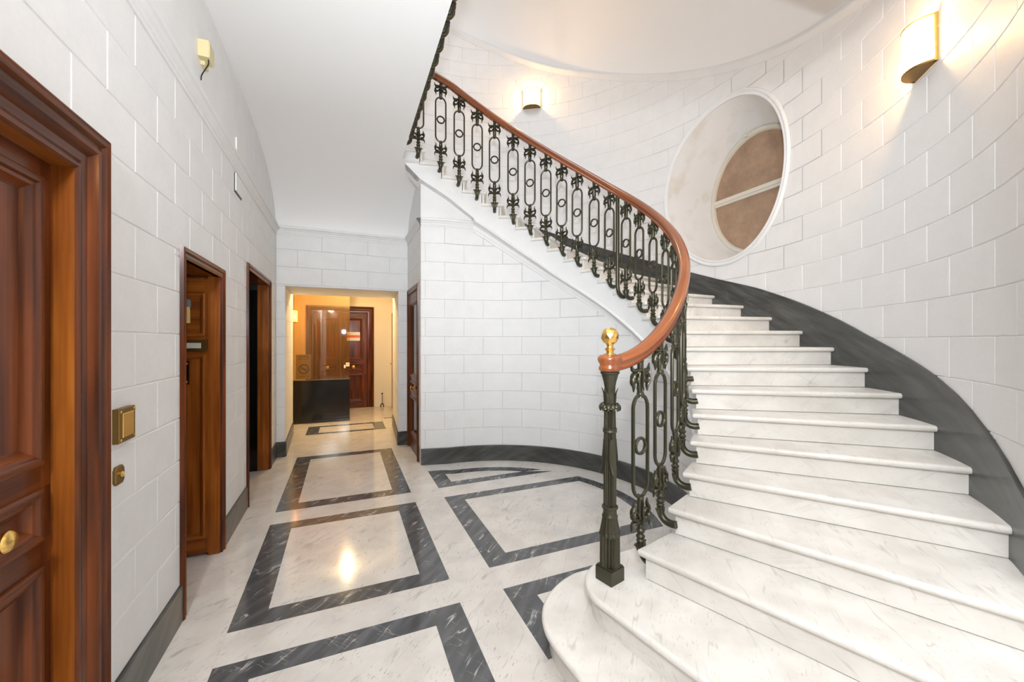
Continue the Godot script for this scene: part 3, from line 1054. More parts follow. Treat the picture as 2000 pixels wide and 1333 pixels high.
# ---------------------------------------------------------------- stairs
func tread_mesh(n: int) -> ArrayMesh:
	var y := n * RISE
	var A := P(R_TREAD, table(T_IN, n), y)
	var B := P(R_OUT + 0.01, table(T_OUT, n), y)
	var A2 := P(R_TREAD, table(T_IN, n + 1), y)
	var B2 := P(R_OUT + 0.01, table(T_OUT, n + 1), y)
	var rows := []
	var along := (B - A).normalized()
	for q in [[0.0, 0.012], [0.003, 0.005], [0.012, 0.0], [1.0, 0.0]]:
		var N: Vector3 = B if q[0] == 1.0 else A + along * q[0]
		var K: Vector3 = B2 if q[0] == 1.0 else A2 + (B2 - A2).normalized() * q[0]
		var d := (K - N).normalized()
		var far := K + d * 0.07
		var i: float = q[1]
		var line := PackedVector3Array([far + Vector3(0, -i, 0)])
		for k in 9:
			var t := PI * k / 8.0
			line.append(N + d * (0.018 - (0.018 - i) * sin(t)) + Vector3(0, -0.018 + (0.018 - i) * cos(t), 0))
		line.append(far + Vector3(0, -0.036 + i, 0))
		rows.append(line)
	var mb := MB.new()
	mb.loft(rows, false, false, 0.6)
	for k in range(1, rows[0].size() - 1):
		mb.tri(rows[0][0], rows[0][k], rows[0][k + 1])
	mb.quad(rows[0][0], rows[0][-1], rows[3][-1], rows[3][0])
	return mb.mesh()

func riser_mesh(n: int) -> ArrayMesh:
	var A := P(R_STR - 0.003, table(T_IN, n), 0)
	var B := P(R_OUT + 0.01, table(T_OUT, n), 0)
	var A2 := P(R_STR - 0.003, table(T_IN, n + 1), 0)
	var d := (A2 - A).normalized()
	var d2 := (P(R_OUT, table(T_OUT, n + 1), 0) - B).normalized()
	var lo := Vector3(0, (n - 1) * RISE + 0.0025, 0)
	var hi := Vector3(0, n * RISE - 0.038, 0)
	var a := A + d * 0.036
	var b := B + d2 * 0.036
	var a2 := A + d * 0.06
	var b2 := B + d2 * 0.06
	var mb := MB.new()
	mb.quad(a + lo, a + hi, b + hi, b + lo)
	mb.quad(a2 + lo, a2 + hi, a + hi, a + lo)
	mb.quad(a2 + lo, b2 + lo, b2 + hi, a2 + hi)
	return mb.mesh()

# a bottom step with a rounded end: outline of its nosing in plan
func round_step(st: Node, line: Array, y: float, joints: Array) -> void:
	var c := Curve2D.new()
	for k in line.size():
		var a: Vector2 = line[maxi(k - 1, 0)]
		var b: Vector2 = line[mini(k + 1, line.size() - 1)]
		var t := (b - a) * 0.16
		c.add_point(line[k], -t, t)
	var pts := c.tessellate_even_length(5, 0.03)
	var nrm := PackedVector2Array()
	for k in pts.size():
		var t := (pts[mini(k + 1, pts.size() - 1)] - pts[maxi(k - 1, 0)]).normalized()
		nrm.append(Vector2(-t.y, t.x))     # points into the step
	var close := [Vector2(2.3, 0.62), Vector2(2.2, 1.4)]
	var mb := MB.new()
	var rows := []
	for k in pts.size():
		var row := PackedVector3Array()
		for j in 9:
			var t := PI * j / 8.0
			var p := pts[k] + nrm[k] * (0.018 - 0.018 * sin(t))
			row.append(V(p.x, y - 0.018 + 0.018 * cos(t), p.y))
		var q := pts[k] + nrm[k] * 0.045
		row.append(V(q.x, y - 0.036, q.y))
		rows.append(row)
	mb.loft(rows, false, false, 0.6)
	var flat := PackedVector2Array()
	var p3 := PackedVector3Array()
	for k in pts.size(): flat.append(pts[k] + nrm[k] * 0.018)
	for p in close: flat.append(p)
	for p in flat: p3.append(V(p.x, y, p.y))
	mb.poly(p3, flat)
	put(mb, "tread", M.stair_marble, st, "rounded marble tread")
	# riser in separate slabs with fine joints
	var first := 0
	for jn in joints + [pts.size() - 1]:
		var last: int = mini(jn, pts.size() - 1)
		if last <= first: continue
		var rr := []
		for k in range(first, last + 1):
			var sh := 0.0008 if (k == first or k == last) else 0.0
			var q := pts[k] + nrm[k] * 0.038
			var t := (pts[mini(k + 1, pts.size() - 1)] - pts[maxi(k - 1, 0)]).normalized()
			if k == first: q += t * sh
			if k == last: q -= t * sh
			var back := q + nrm[k] * 0.02
			rr.append(PackedVector3Array([V(back.x, y - RISE, back.y), V(q.x, y - RISE, q.y), V(q.x, y - 0.034, q.y), V(back.x, y - 0.034, back.y)]))
		var mr := MB.new()
		mr.loft(rr, false, false, 0.8)
		put(mr, "riser", M.stair_marble, st)
		first = last

func build_stairs() -> void:
	var st := thing("staircase", "white marble staircase curving up round the rotunda", "staircase")
	round_step(st, [Vector2(1.95, 1.80), Vector2(1.70, 2.0), Vector2(1.36, 2.052), Vector2(1.215, 2.03), Vector2(1.10, 1.975), Vector2(1.005, 1.90), Vector2(0.94, 1.81), Vector2(0.90, 1.70), Vector2(0.892, 1.60), Vector2(0.90, 1.45), Vector2(0.915, 1.2), Vector2(0.96, 0.8), Vector2(1.02, 0.33)], RISE, [46, 58])
	round_step(st, [Vector2(1.93, 1.77), Vector2(1.72, 1.90), Vector2(1.47, 1.905), Vector2(1.35, 1.885), Vector2(1.235, 1.83), Vector2(1.165, 1.755), Vector2(1.127, 1.67), Vector2(1.122, 1.60), Vector2(1.14, 1.50), Vector2(1.175, 1.31), Vector2(1.22, 1.08), Vector2(1.33, 0.6), Vector2(1.40, 0.35)], RISE * 2.0, [34, 44])
	for n in range(3, 27):
		put_mesh(riser_mesh(n), "riser", M.stair_marble, st)
		put_mesh(tread_mesh(n), "tread", M.stair_marble, st)
	# white string under the tread ends, stepped along its top
	var rows := []
	var shift := rad_to_deg(0.068 / R_STR)
	for n in range(3, 27):
		var a0 := table(T_IN, n) + shift
		var a1 := table(T_IN, n + 1) + shift if n < 26 else 110.0
		for k in 5:
			var a := lerpf(a0, a1, k / 4.0)
			rows.append(PackedVector3Array([P(R_WALL + 0.02, a, string_foot(a)), P(R_STR, a, string_foot(a)), P(R_STR, a, n * RISE - 0.034), P(R_WALL + 0.02, a, n * RISE - 0.034)]))
	var mb := MB.new()
	mb.loft(rows, false, false, 0.8)
	put(mb, "string", M.wall_paint, st, "white painted string")
	# moulding along the foot of the string
	rows = []
	for k in 110:
		var a := lerpf(-78.0, 79.0, k / 109.0)
		var y := string_foot(a)
		var line := PackedVector3Array()
		for q in [[R_WALL + 0.003, -0.135], [R_WALL - 0.012, -0.13], [R_WALL - 0.014, -0.10], [R_WALL - 0.02, -0.094], [R_WALL - 0.03, -0.05], [R_WALL - 0.055, -0.03], [R_WALL - 0.07, -0.026], [R_STR - 0.010, -0.016], [R_STR - 0.018, 0.0], [R_STR - 0.014, 0.014], [R_STR - 0.004, 0.018], [R_STR + 0.002, 0.026]]:
			line.append(P(q[0], a, maxf(0.0, y + q[1])))
		rows.append(line)
	mb = MB.new()
	mb.loft(rows, false, false, 0.85)
	put(mb, "string_moulding", M.wall_paint, st, "white moulding along the string")
	# landing floor edge and the bit of underside between string and corridor vault
	rows = []
	for k in 9:
		var a := lerpf(101.5, 110.0, k / 8.0)
		var p := P(R_STR, a, string_foot(a))
		rows.append(PackedVector3Array([p, Vector3(p.x, p.y, -5.15)]))
	mb = MB.new()
	mb.loft(rows)
	put(mb, "underside", M.ceiling_paint, st)

# ---------------------------------------------------------------- balustrade
func smooth3(pts: Array, n := 6) -> PackedVector3Array:
	var c := Curve3D.new()
	for k in pts.size():
		var a: Vector3 = pts[maxi(k - 1, 0)]
		var b: Vector3 = pts[mini(k + 1, pts.size() - 1)]
		var t := (b - a) * 0.17
		c.add_point(pts[k], -t, t)
	var out := PackedVector3Array()
	var total := (pts.size() - 1) * n
	for k in total + 1: out.append(c.samplef(float(k) / n))
	return out

func taper(n: int, r0: float, r1: float, r2: float) -> PackedFloat32Array:
	var out := PackedFloat32Array()
	for k in n:
		var t := float(k) / maxf(1.0, n - 1.0)
		out.append(lerpf(r0, r1, t * 2.0) if t < 0.5 else lerpf(r1, r2, t * 2.0 - 1.0))
	return out

# cast ornament, fangs below and horns above, from y = 0 to y = 0.185
func ornament_mesh() -> ArrayMesh:
	var mb := MB.new()
	var z := 0.0
	for s in [-1.0, 1.0]:
		# twin centre bars with a slit between them
		var bar := smooth3([Vector3(s * 0.008, 0.055, z), Vector3(s * 0.014, 0.085, z), Vector3(s * 0.0145, 0.135, z), Vector3(s * 0.010, 0.188, z)], 5)
		mb.tube(bar, taper(bar.size(), 0.008, 0.0075, 0.008), 8, 1.7)
		# volute: leaves the stem, rolls round an open eye
		var vol := [Vector3(s * 0.006, 0.055, z), Vector3(s * 0.030, 0.058, z)]
		for k in 10:
			var t := -1.9 + 5.2 * k / 9.0
			var r := 0.026 - 0.008 * k / 9.0
			vol.append(Vector3(s * (0.043 + r * cos(t)), 0.094 + r * sin(t), z))
		var vp := smooth3(vol, 3)
		mb.tube(vp, taper(vp.size(), 0.010, 0.0095, 0.007), 8, 2.0)
		# horn above
		var horn := smooth3([Vector3(s * 0.068, 0.092, z), Vector3(s * 0.070, 0.116, z), Vector3(s * 0.058, 0.140, z), Vector3(s * 0.060, 0.170, z)], 5)
		mb.tube(horn, taper(horn.size(), 0.009, 0.010, 0.002), 8, 1.7)
		# fang below
		var fang := smooth3([Vector3(s * 0.010, 0.050, z), Vector3(s * 0.042, 0.054, z), Vector3(s * 0.068, 0.046, z), Vector3(s * 0.078, 0.012, z)], 5)
		mb.tube(fang, taper(fang.size(), 0.012, 0.0115, 0.002), 8, 1.7)
		# leaf on the face of the stem, front and back
		var lf := smooth3([Vector3(0, 0.03, s * 0.010), Vector3(0, 0.07, s * 0.021), Vector3(0, 0.12, s * 0.016), Vector3(0, 0.16, s * 0.024)], 4)
		mb.tube(lf, taper(lf.size(), 0.008, 0.008, 0.003), 6, 1.0, false, Vector3(1, 0, 0))
	var stem := PackedVector3Array([Vector3(0, -0.005, z), Vector3(0, 0.035, z), Vector3(0, 0.06, z)])
	mb.tube(stem, PackedFloat32Array([0.016, 0.018, 0.013]), 10)
	return mb.mesh()

func build_balustrade() -> void:
	var th := thing("balustrade", "dark iron stair balustrade with a polished wooden handrail", "balustrade")
	# shared pieces of one baluster: its plane is x-y, z points to the string it is hooked on
	var orn := ornament_mesh()
	var mb := MB.new()
	var loop := PackedVector3Array()
	var hw := 0.0625
	var y0 := 0.335
	var y1 := 0.90
	for k in 13:
		var t := PI * k / 12.0
		loop.append(Vector3(hw * cos(t), y1 - 0.075 + 0.075 * sin(t), 0))
	for k in 13:
		var t := PI + PI * k / 12.0
		loop.append(Vector3(hw * cos(t), y0 + 0.075 + 0.075 * sin(t), 0))
	mb.tube(loop, PackedFloat32Array([0.0095]), 8, 1.15, true)
	var loop_mesh := mb.mesh()
	mb = MB.new()
	var ring := PackedVector3Array()
	for k in 20: ring.append(Vector3(0.043 * cos(TAU * k / 20), 0.617 + 0.043 * sin(TAU * k / 20), 0))
	mb.tube(ring, PackedFloat32Array([0.0085]), 8, 1.5, true)
	for s in [-1.0, 1.0]: mb.tube(PackedVector3Array([Vector3(s * 0.046, 0.617, 0), Vector3(s * 0.062, 0.617, 0)]), PackedFloat32Array([0.007]), 6)
	var ring_mesh := mb.mesh()
	mb = MB.new()
	var foot := smooth3([Vector3(0, 0.004, 0.095), Vector3(0, 0.0, 0.062), Vector3(0, 0.010, 0.028), Vector3(0, 0.042, 0.004), Vector3(0, 0.085, 0)], 5)
	mb.tube(foot, taper(foot.size(), 0.023, 0.0215, 0.018), 10, 1.0, false, Vector3(1, 0, 0))
	mb.lathe(Vector3.ZERO, [[0.017, 0.075], [0.021, 0.085], [0.023, 0.097], [0.016, 0.106], [0.024, 0.113], [0.025, 0.121], [0.017, 0.129], [0.016, 0.137], [0.024, 0.144], [0.025, 0.154], [0.016, 0.164], [0.014, 0.18]], 12, 0, 0.0, false)
	for s in [-1.0, 1.0]:
		var lf := smooth3([Vector3(s * 0.008, 0.02, 0.008), Vector3(s * 0.020, 0.056, 0.002), Vector3(s * 0.030, 0.080, 0), Vector3(s * 0.052, 0.080, -0.002)], 4)
		mb.tube(lf, taper(lf.size(), 0.012, 0.014, 0.003), 6)
	var foot_mesh := mb.mesh()
	var collar_meshes := []
	for prof in [[[0.011, 0.315], [0.018, 0.32], [0.02, 0.33], [0.015, 0.338], [0.018, 0.345]], [[0.018, 0.885], [0.016, 0.893], [0.021, 0.90], [0.02, 0.91], [0.012, 0.918]], [[0.014, 1.04], [0.016, 1.055], [0.013, 1.065], [0.017, 1.078], [0.021, 1.10]]]:
		mb = MB.new()
		mb.lathe(Vector3.ZERO, prof, 12, 0, 0.0, false)
		collar_meshes.append(mb.mesh())
	var spots := []
	for b in BALUSTERS:
		var a: float = b[1]
		var p := P(R_BAL, a, 0)
		var q := P(R_BAL + 0.1, a, 0)
		spots.append([p, (q - p).normalized(), b[0] * RISE - 0.095, table(RAIL, a) + 0.012])
	var z := 4.66
	while z > 1.8:
		spots.append([V(0.712, 0, z), Vector3(-1, 0, 0), 3.84, 4.872])
		z -= 0.175
	for s in spots:
		var bal := Node3D.new()
		bal.name = "baluster"
		th.add_child(bal, true)
		var n: Vector3 = s[1]
		var u := Vector3.UP.cross(n)
		bal.transform = Transform3D(Basis(u, Vector3.UP, n), s[0] + Vector3(0, s[2], 0))
		bal.scale = Vector3(1, (s[3] - s[2]) / 1.10, 1)
		put_mesh(loop_mesh, "loop", M.iron, bal)
		put_mesh(ring_mesh, "ring", M.iron, bal)
		put_mesh(foot_mesh, "foot", M.iron, bal)
		for cm in collar_meshes: put_mesh(cm, "collar", M.iron, bal)
		var lo := put_mesh(orn, "ornament", M.iron, bal)
		lo.position = Vector3(0, 0.148, 0)
		var hi := put_mesh(orn, "ornament", M.iron, bal)
		hi.transform = Transform3D(Basis(Vector3(-1, 0, 0), Vector3(0, -1, 0), Vector3(0, 0, 1)), Vector3(0, 1.088, 0))
	# plain stiffening post
	var pa := 8.4
	var pp := P(R_BAL - 0.012, pa, 0)
	var pn := (P(R_BAL + 1.0, pa, 0) - pp).normalized()
	var py := 2.03
	mb = MB.new()
	var post := smooth3([pp + pn * 0.12 + Vector3(0, py, 0), pp + pn * 0.06 + Vector3(0, py + 0.005, 0), pp + pn * 0.015 + Vector3(0, py + 0.05, 0), pp + Vector3(0, py + 0.13, 0)], 5)
	post.append(pp + Vector3(0, table(RAIL, pa) + 0.02, 0))
	mb.tube(post, PackedFloat32Array([0.021]), 10, 1.0, false, pn.cross(Vector3.UP))
	put(mb, "post", M.iron, th, "plain round iron post")
	# handrail
	var path := PackedVector3Array()
	var n0 := -86.2
	for k in 96:
		var a := lerpf(n0, 98.0, k / 95.0)
		path.append(P(R_BAL, a, table(RAIL, a)))
	# soften the table's corners along the length
	for it in 3:
		var sm := path.duplicate()
		for k in range(1, path.size() - 1): sm[k].y = (path[k - 1].y + path[k].y * 2.0 + path[k + 1].y) * 0.25
		path = sm
	var end: Vector3 = path[-1]
	for k in range(1, 9):
		var t := PI * 0.5 * k / 8.0
		path.append(Vector3(lerpf(end.x, 0.715, sin(t)), lerpf(end.y, 4.86, sin(t)), end.z + 0.22 * (1.0 - cos(t)) - 0.05 * sin(t)))
	path.append(V(0.715, 4.86, 3.5))
	path.append(V(0.715, 4.86, 1.75))
	var prof := [[-0.022, 0.0], [-0.03, 0.006], [-0.031, 0.016], [-0.026, 0.024], [-0.027, 0.030], [-0.036, 0.040], [-0.037, 0.052], [-0.030, 0.066], [-0.016, 0.075], [0.0, 0.078], [0.016, 0.075], [0.030, 0.066], [0.037, 0.052], [0.036, 0.040], [0.027, 0.030], [0.026, 0.024], [0.031, 0.016], [0.03, 0.006], [0.022, 0.0]]
	var rows := []
	for k in path.size():
		var t := (path[mini(k + 1, path.size() - 1)] - path[maxi(k - 1, 0)]).normalized()
		var sd := t.cross(Vector3.UP).normalized()
		var up := sd.cross(t).normalized()
		var line := PackedVector3Array()
		for q in prof: line.append(path[k] + sd * q[0] * 1.05 + up * q[1] * 1.05)
		rows.append(line)
	mb = MB.new()
	mb.loft(rows, true, false, 0.8)
	for k in range(1, prof.size() - 1): mb.tri(rows[0][0], rows[0][k], rows[0][k + 1])
	put(mb, "handrail", M.rail_wood, th, "polished reddish brown wooden handrail")
	# newel post
	var np := Node3D.new()
	np.name = "newel_post"
	th.add_child(np)
	np.position = V(1.287, 0.30, 1.702)
	np.rotation.y = deg_to_rad(14.0)
	np.set_meta("label", "dark fluted cast-iron newel post with brass ball")
	mb = MB.new()
	var sq := 0.052
	for q in [[[-sq, 0.0], [sq, 0.078]]]:
		mb.box(Vector3(-sq, 0, -sq), Vector3(sq, 0.072, sq))
		mb.box(Vector3(-sq + 0.004, 0.072, -sq + 0.004), Vector3(sq - 0.004, 0.079, sq - 0.004))
	put(mb, "base", M.iron, np)
	mb = MB.new()
	mb.lathe(Vector3.ZERO, [[0.052, 0.079], [0.0525, 0.10], [0.0515, 0.235]], 96, 16, 0.16, false)
	put(mb, "shaft", M.iron, np)
	mb = MB.new()
	mb.lathe(Vector3.ZERO, [[0.038, 0.33], [0.051, 0.262], [0.053, 0.245], [0.050, 0.235]], 96, 16, 0.06, false)
	put(mb, "shaft", M.iron, np)
	mb = MB.new()
	mb.lathe(Vector3.ZERO, [[0.0335, 0.385], [0.0335, 0.56], [0.0345, 0.62], [0.0335, 0.70], [0.031, 0.775]], 96, 16, 0.16, false)
	put(mb, "shaft", M.iron, np)
	mb = MB.new()
	mb.lathe(Vector3.ZERO, [[0.0315, 0.80], [0.030, 0.888]], 96, 16, 0.16, false)
	put(mb, "shaft", M.iron, np)
	mb = MB.new()
	mb.lathe(Vector3.ZERO, [[0.024, 0.90], [0.030, 0.92], [0.026, 0.96], [0.026, 1.00], [0.033, 1.04], [0.044, 1.079]], 32, 0, 0.0, false)
	put(mb, "shaft", M.iron, np)
	mb = MB.new()
	mb.lathe(Vector3.ZERO, [[0.050, 0.232], [0.056, 0.238], [0.057, 0.248], [0.052, 0.256]], 48, 14, 0.10, false)
	put(mb, "collar", M.iron, np)
	mb = MB.new()
	mb.lathe(Vector3.ZERO, [[0.036, 0.328], [0.041, 0.332], [0.041, 0.339], [0.036, 0.345], [0.035, 0.362], [0.036, 0.374], [0.042, 0.378], [0.042, 0.388], [0.034, 0.392]], 32, 0, 0.0, false)
	put(mb, "collar", M.iron, np)
	mb = MB.new()
	mb.lathe(Vector3.ZERO, [[0.031, 0.772], [0.0365, 0.776], [0.0365, 0.784], [0.0345, 0.787], [0.0365, 0.79], [0.036, 0.797], [0.031, 0.80]], 32, 0, 0.0, false)
	put(mb, "collar", M.iron, np)
	mb = MB.new()
	mb.lathe(Vector3.ZERO, [[0.043, 1.079], [0.049, 1.083], [0.050, 1.09], [0.040, 1.095], [0.034, 1.10], [0.036, 1.11]], 32, 0, 0.0, false)
	put(mb, "collar", M.iron, np)
	# acanthus leaves: a drooping collar, a calyx at the top and a hanging skirt on the shaft
	for k in 12:
		mb = MB.new()
		var a := TAU * k / 12.0
		var d := Vector3(cos(a), 0, sin(a))
		var lf := smooth3([d * 0.026 + Vector3(0, 0.912, 0), d * 0.042 + Vector3(0, 0.918, 0), d * 0.052 + Vector3(0, 0.905, 0), d * 0.050 + Vector3(0, 0.89, 0)], 4)
		mb.tube(lf, taper(lf.size(), 0.009, 0.013, 0.006), 8, 0.6, false, d)
		put(mb, "leaf", M.iron, np)
	for k in 6:
		mb = MB.new()
		var a := TAU * k / 6.0
		var d := Vector3(cos(a), 0, sin(a))
		var lf := smooth3([d * 0.026 + Vector3(0, 0.915, 0), d * 0.028 + Vector3(0, 0.95, 0), d * 0.031 + Vector3(0, 0.98, 0), d * 0.043 + Vector3(0, 1.008, 0)], 4)
		mb.tube(lf, taper(lf.size(), 0.012, 0.014, 0.003), 8, 0.4, false, d)
		put(mb, "leaf", M.iron, np)
	for k in 4:
		mb = MB.new()
		var a := TAU * k / 4.0 + 0.5
		var d := Vector3(cos(a), 0, sin(a))
		var lf := smooth3([d * 0.031 + Vector3(0, 0.74, 0), d * 0.0325 + Vector3(0, 0.68, 0), d * 0.037 + Vector3(0, 0.61, 0), d * 0.054 + Vector3(0, 0.562, 0)], 4)
		mb.tube(lf, taper(lf.size(), 0.010, 0.020, 0.007), 8, 0.35, false, d)
		put(mb, "leaf", M.iron, np)
	mb = MB.new()
	mb.lathe(Vector3.ZERO, [[0.036, 1.090], [0.048, 1.094], [0.057, 1.104], [0.059, 1.114], [0.053, 1.124], [0.052, 1.132], [0.059, 1.142], [0.0645, 1.156], [0.063, 1.168], [0.053, 1.179], [0.03, 1.184]], 40, 0, 0.0, true)
	put(mb, "cap", M.rail_wood, np, "turned wooden cap")
	mb = MB.new()
	mb.lathe(Vector3.ZERO, [[0.034, 1.178], [0.034, 1.185], [0.018, 1.19], [0.019, 1.203], [0.026, 1.209], [0.027, 1.214], [0.018, 1.219], [0.016, 1.228], [0.02, 1.238]], 24, 0, 0.0, false)
	var fin := put(mb, "finial", M.brass, np, "brass neck and faceted ball")
	# faceted ball, flat faces
	mb = MB.new()
	var rings := []
	for j in 6:
		var t := PI * (0.09 + 0.82 * j / 5.0)
		var row := PackedVector3Array()
		for k in 9: row.append(Vector3(cos(TAU * (k + 0.5 * (j % 2)) / 9.0) * sin(t), cos(t), sin(TAU * (k + 0.5 * (j % 2)) / 9.0) * sin(t)) * 0.047 + Vector3(0, 1.279, 0))
		rings.append(row)
	for j in 5:
		for k in 9:
			var k2 := (k + 1) % 9
			if j % 2 == 0:
				mb.tri(rings[j][k], rings[j + 1][k], rings[j][k2])
				mb.tri(rings[j][k2], rings[j + 1][k], rings[j + 1][k2])
			else:
				mb.tri(rings[j][k], rings[j + 1][k], rings[j + 1][k2])
				mb.tri(rings[j][k], rings[j + 1][k2], rings[j][k2])
	for k in range(1, 8):
		mb.tri(rings[0][0], rings[0][k], rings[0][k + 1])
		mb.tri(rings[5][0], rings[5][k + 1], rings[5][k])
	put(mb, "ball", M.brass, fin)

# ---------------------------------------------------------------- doors
const CASING := [[0.0, 0.012], [0.008, 0.020], [0.018, 0.020], [0.022, 0.012], [0.030, 0.010], [0.036, 0.014], [0.062, 0.016], [0.070, 0.024], [0.086, 0.036], [0.098, 0.038], [0.106, 0.030], [0.120, 0.028], [0.130, 0.040], [0.142, 0.044], [0.150, 0.036], [0.156, 0.040], [0.164, 0.034], [0.168, 0.0]]
const CASING_SMALL := [[0.0, -0.02], [0.0, 0.010], [0.010, 0.014], [0.016, 0.008], [0.030, 0.010], [0.040, 0.020], [0.050, 0.022], [0.056, 0.016], [0.062, 0.018], [0.066, 0.0]]

func build_doors() -> void:
	# door 1: tall double door, two leaves
	var f := [Vector3(XL, 0, 0), V(0, 0, 1), Vector3(1, 0, 0)]
	var d1 := struct_node("door_1", "tall glossy brown panelled double door with brass knobs", "door")
	casing(f, 0.77, 1.771, 2.13, CASING, d1, M.wood)
	var mb := MB.new()
	mb.quad(fp(f, 1.771, 0, 0.012), fp(f, 1.771, 2.13, 0.012), fp(f, 1.771, 2.13, -0.06), fp(f, 1.771, 0, -0.06))
	mb.quad(fp(f, 0.77, 0, 0.012), fp(f, 0.77, 2.13, 0.012), fp(f, 0.77, 2.13, -0.06), fp(f, 0.77, 0, -0.06))
	mb.quad(fp(f, 0.77, 2.13, 0.012), fp(f, 1.771, 2.13, 0.012), fp(f, 1.771, 2.13, -0.06), fp(f, 0.77, 2.13, -0.06))
	var jm := put(mb, "jamb", M.light_wood, d1, "lighter varnished jamb")
	jm.position = Vector3(0, 0, 0)
	for lf in [[1.2715, 1.770, 1.52], [0.771, 1.2695, 1.02]]:
		var a: float = lf[0] + 0.048
		var b: float = lf[1] - 0.048
		var o := leaf(f, lf[0], lf[1], 0.005, 2.128, -0.045, [[a, b, 1.165, 2.07], [a, b, 0.925, 1.09], [a, b, 0.18, 0.845]], d1, M.wood, M.wood, 0.062)
		knob(f, lf[2], 1.008, -0.055, o, 0.95)
	# door 2: open doorway whose leaf stands folded back on the far side
	var d2 := struct_node("door_2", "deep doorway with an open brown panelled leaf and brass letter plate", "door")
	casing(f, 2.785, 3.50, 2.02, CASING_SMALL, d2, M.wood)
	recess(d2, f, 2.785, 3.50, 2.02, 0.62, M.wood, M.light_wood, M.light_wood)
	var g := [V(0, 0, 3.50), Vector3(1, 0, 0), V(0, 0, -1)]
	put(slab(g, -0.905, XL - 0.002, 0.0, 2.02, 0.0, 0.012), "jamb", M.light_wood, d2, "lighter varnished jamb")
	var lf2 := leaf(g, -1.42, -0.905, 0.02, 2.0, 0.008, [[-1.39, -0.925, 1.59, 1.90], [-1.39, -0.925, 0.13, 1.455]], d2, M.light_wood, M.light_wood, 0.032)
	mb = slab(g, -1.12, -0.908, 1.478, 1.565, 0.008, 0.018)
	var plate := put(mb, "letter_plate", M.old_brass, lf2, "brass letter plate")
	put(slab(g, -1.09, -0.945, 1.502, 1.540, 0.018, 0.020), "insert", M.frosted, plate, "pale insert")
	var pull := put(slab(g, -1.07, -1.02, 1.245, 1.41, -0.008, 0.006), "pull_plate", M.black, lf2, "dark pull plate")
	for yy in [1.262, 1.393]:
		mb = MB.new()
		mb.lathe(Vector3.ZERO, [[0.001, 0.0], [0.010, 0.002], [0.011, 0.01], [0.006, 0.018], [0.001, 0.02]], 12, 0, 0.0, false)
		var s := put(mb, "stud", M.brass, lf2)
		s.transform = Transform3D(Basis(Vector3(1, 0, 0), Vector3(0, 0, 1), Vector3(0, -1, 0)), fp(g, -1.033, yy, 0.006))
	pull.set_meta("label", "dark pull plate")
	# door 3: lift doorway, dark inside
	var d3 := struct_node("door_3", "tall dark lift doorway in a brown wooden frame", "door")
	casing(f, 4.40, 5.53, 2.225, CASING_SMALL, d3, M.wood)
	recess(d3, f, 4.40, 5.53, 2.225, 0.35, M.wood, M.black, M.black_panel)
	g = [V(0, 0, 5.53), Vector3(1, 0, 0), V(0, 0, -1)]
	put(slab(g, -0.95, XL - 0.002, 0.0, 2.225, 0.0, 0.012), "jamb", M.light_wood, d3, "varnished wooden jamb")
	put(slab(g, -1.18, -0.951, 0.0, 2.16, 0.0, 0.012), "lift_panel", M.black_panel, d3, "black glossy lift panel")
	# door 4: narrow panelled door in the pier
	f = [Vector3(0.885, 0, 0), V(0, 0, 1), Vector3(-1, 0, 0)]
	var d4 := struct_node("door_4", "narrow brown panelled door in the white pier", "door")
	casing(f, 5.19, 5.95, 2.24, CASING_SMALL, d4, M.wood)
	var lf4 := leaf(f, 5.192, 5.948, 0.0, 2.238, -0.012, [[5.27, 5.87, 1.05, 2.10], [5.27, 5.87, 0.83, 0.98], [5.27, 5.87, 0.22, 0.76]], d4, M.wood, M.dark_panel, 0.05)
	knob(f, 5.57, 0.905, -0.02, lf4, 0.9)

func recess(d: Node, f: Array, u0: float, u1: float, h: float, depth: float, top: Material, side: Material, back: Material) -> void:
	var mb := MB.new()
	mb.box(fp(f, u0 - 0.01, h, 0.0), fp(f, u1 + 0.07, h + 0.02, -depth - 0.02))
	put(mb, "soffit", top, d)
	mb = MB.new()
	mb.quad(fp(f, u0, 0, 0.0), fp(f, u0, h, 0.0), fp(f, u0, h, -depth), fp(f, u0, 0, -depth))
	mb.quad(fp(f, u1 + 0.05, 0, -0.05), fp(f, u1 + 0.05, h, -0.05), fp(f, u1 + 0.05, h, -depth), fp(f, u1 + 0.05, 0, -depth))
	put(mb, "reveal", side, d)
	mb = MB.new()
	mb.quad(fp(f, u0, 0, -depth), fp(f, u0, h, -depth), fp(f, u1 + 0.06, h, -depth), fp(f, u1 + 0.06, 0, -depth))
	put(mb, "inner_panel", back, d)

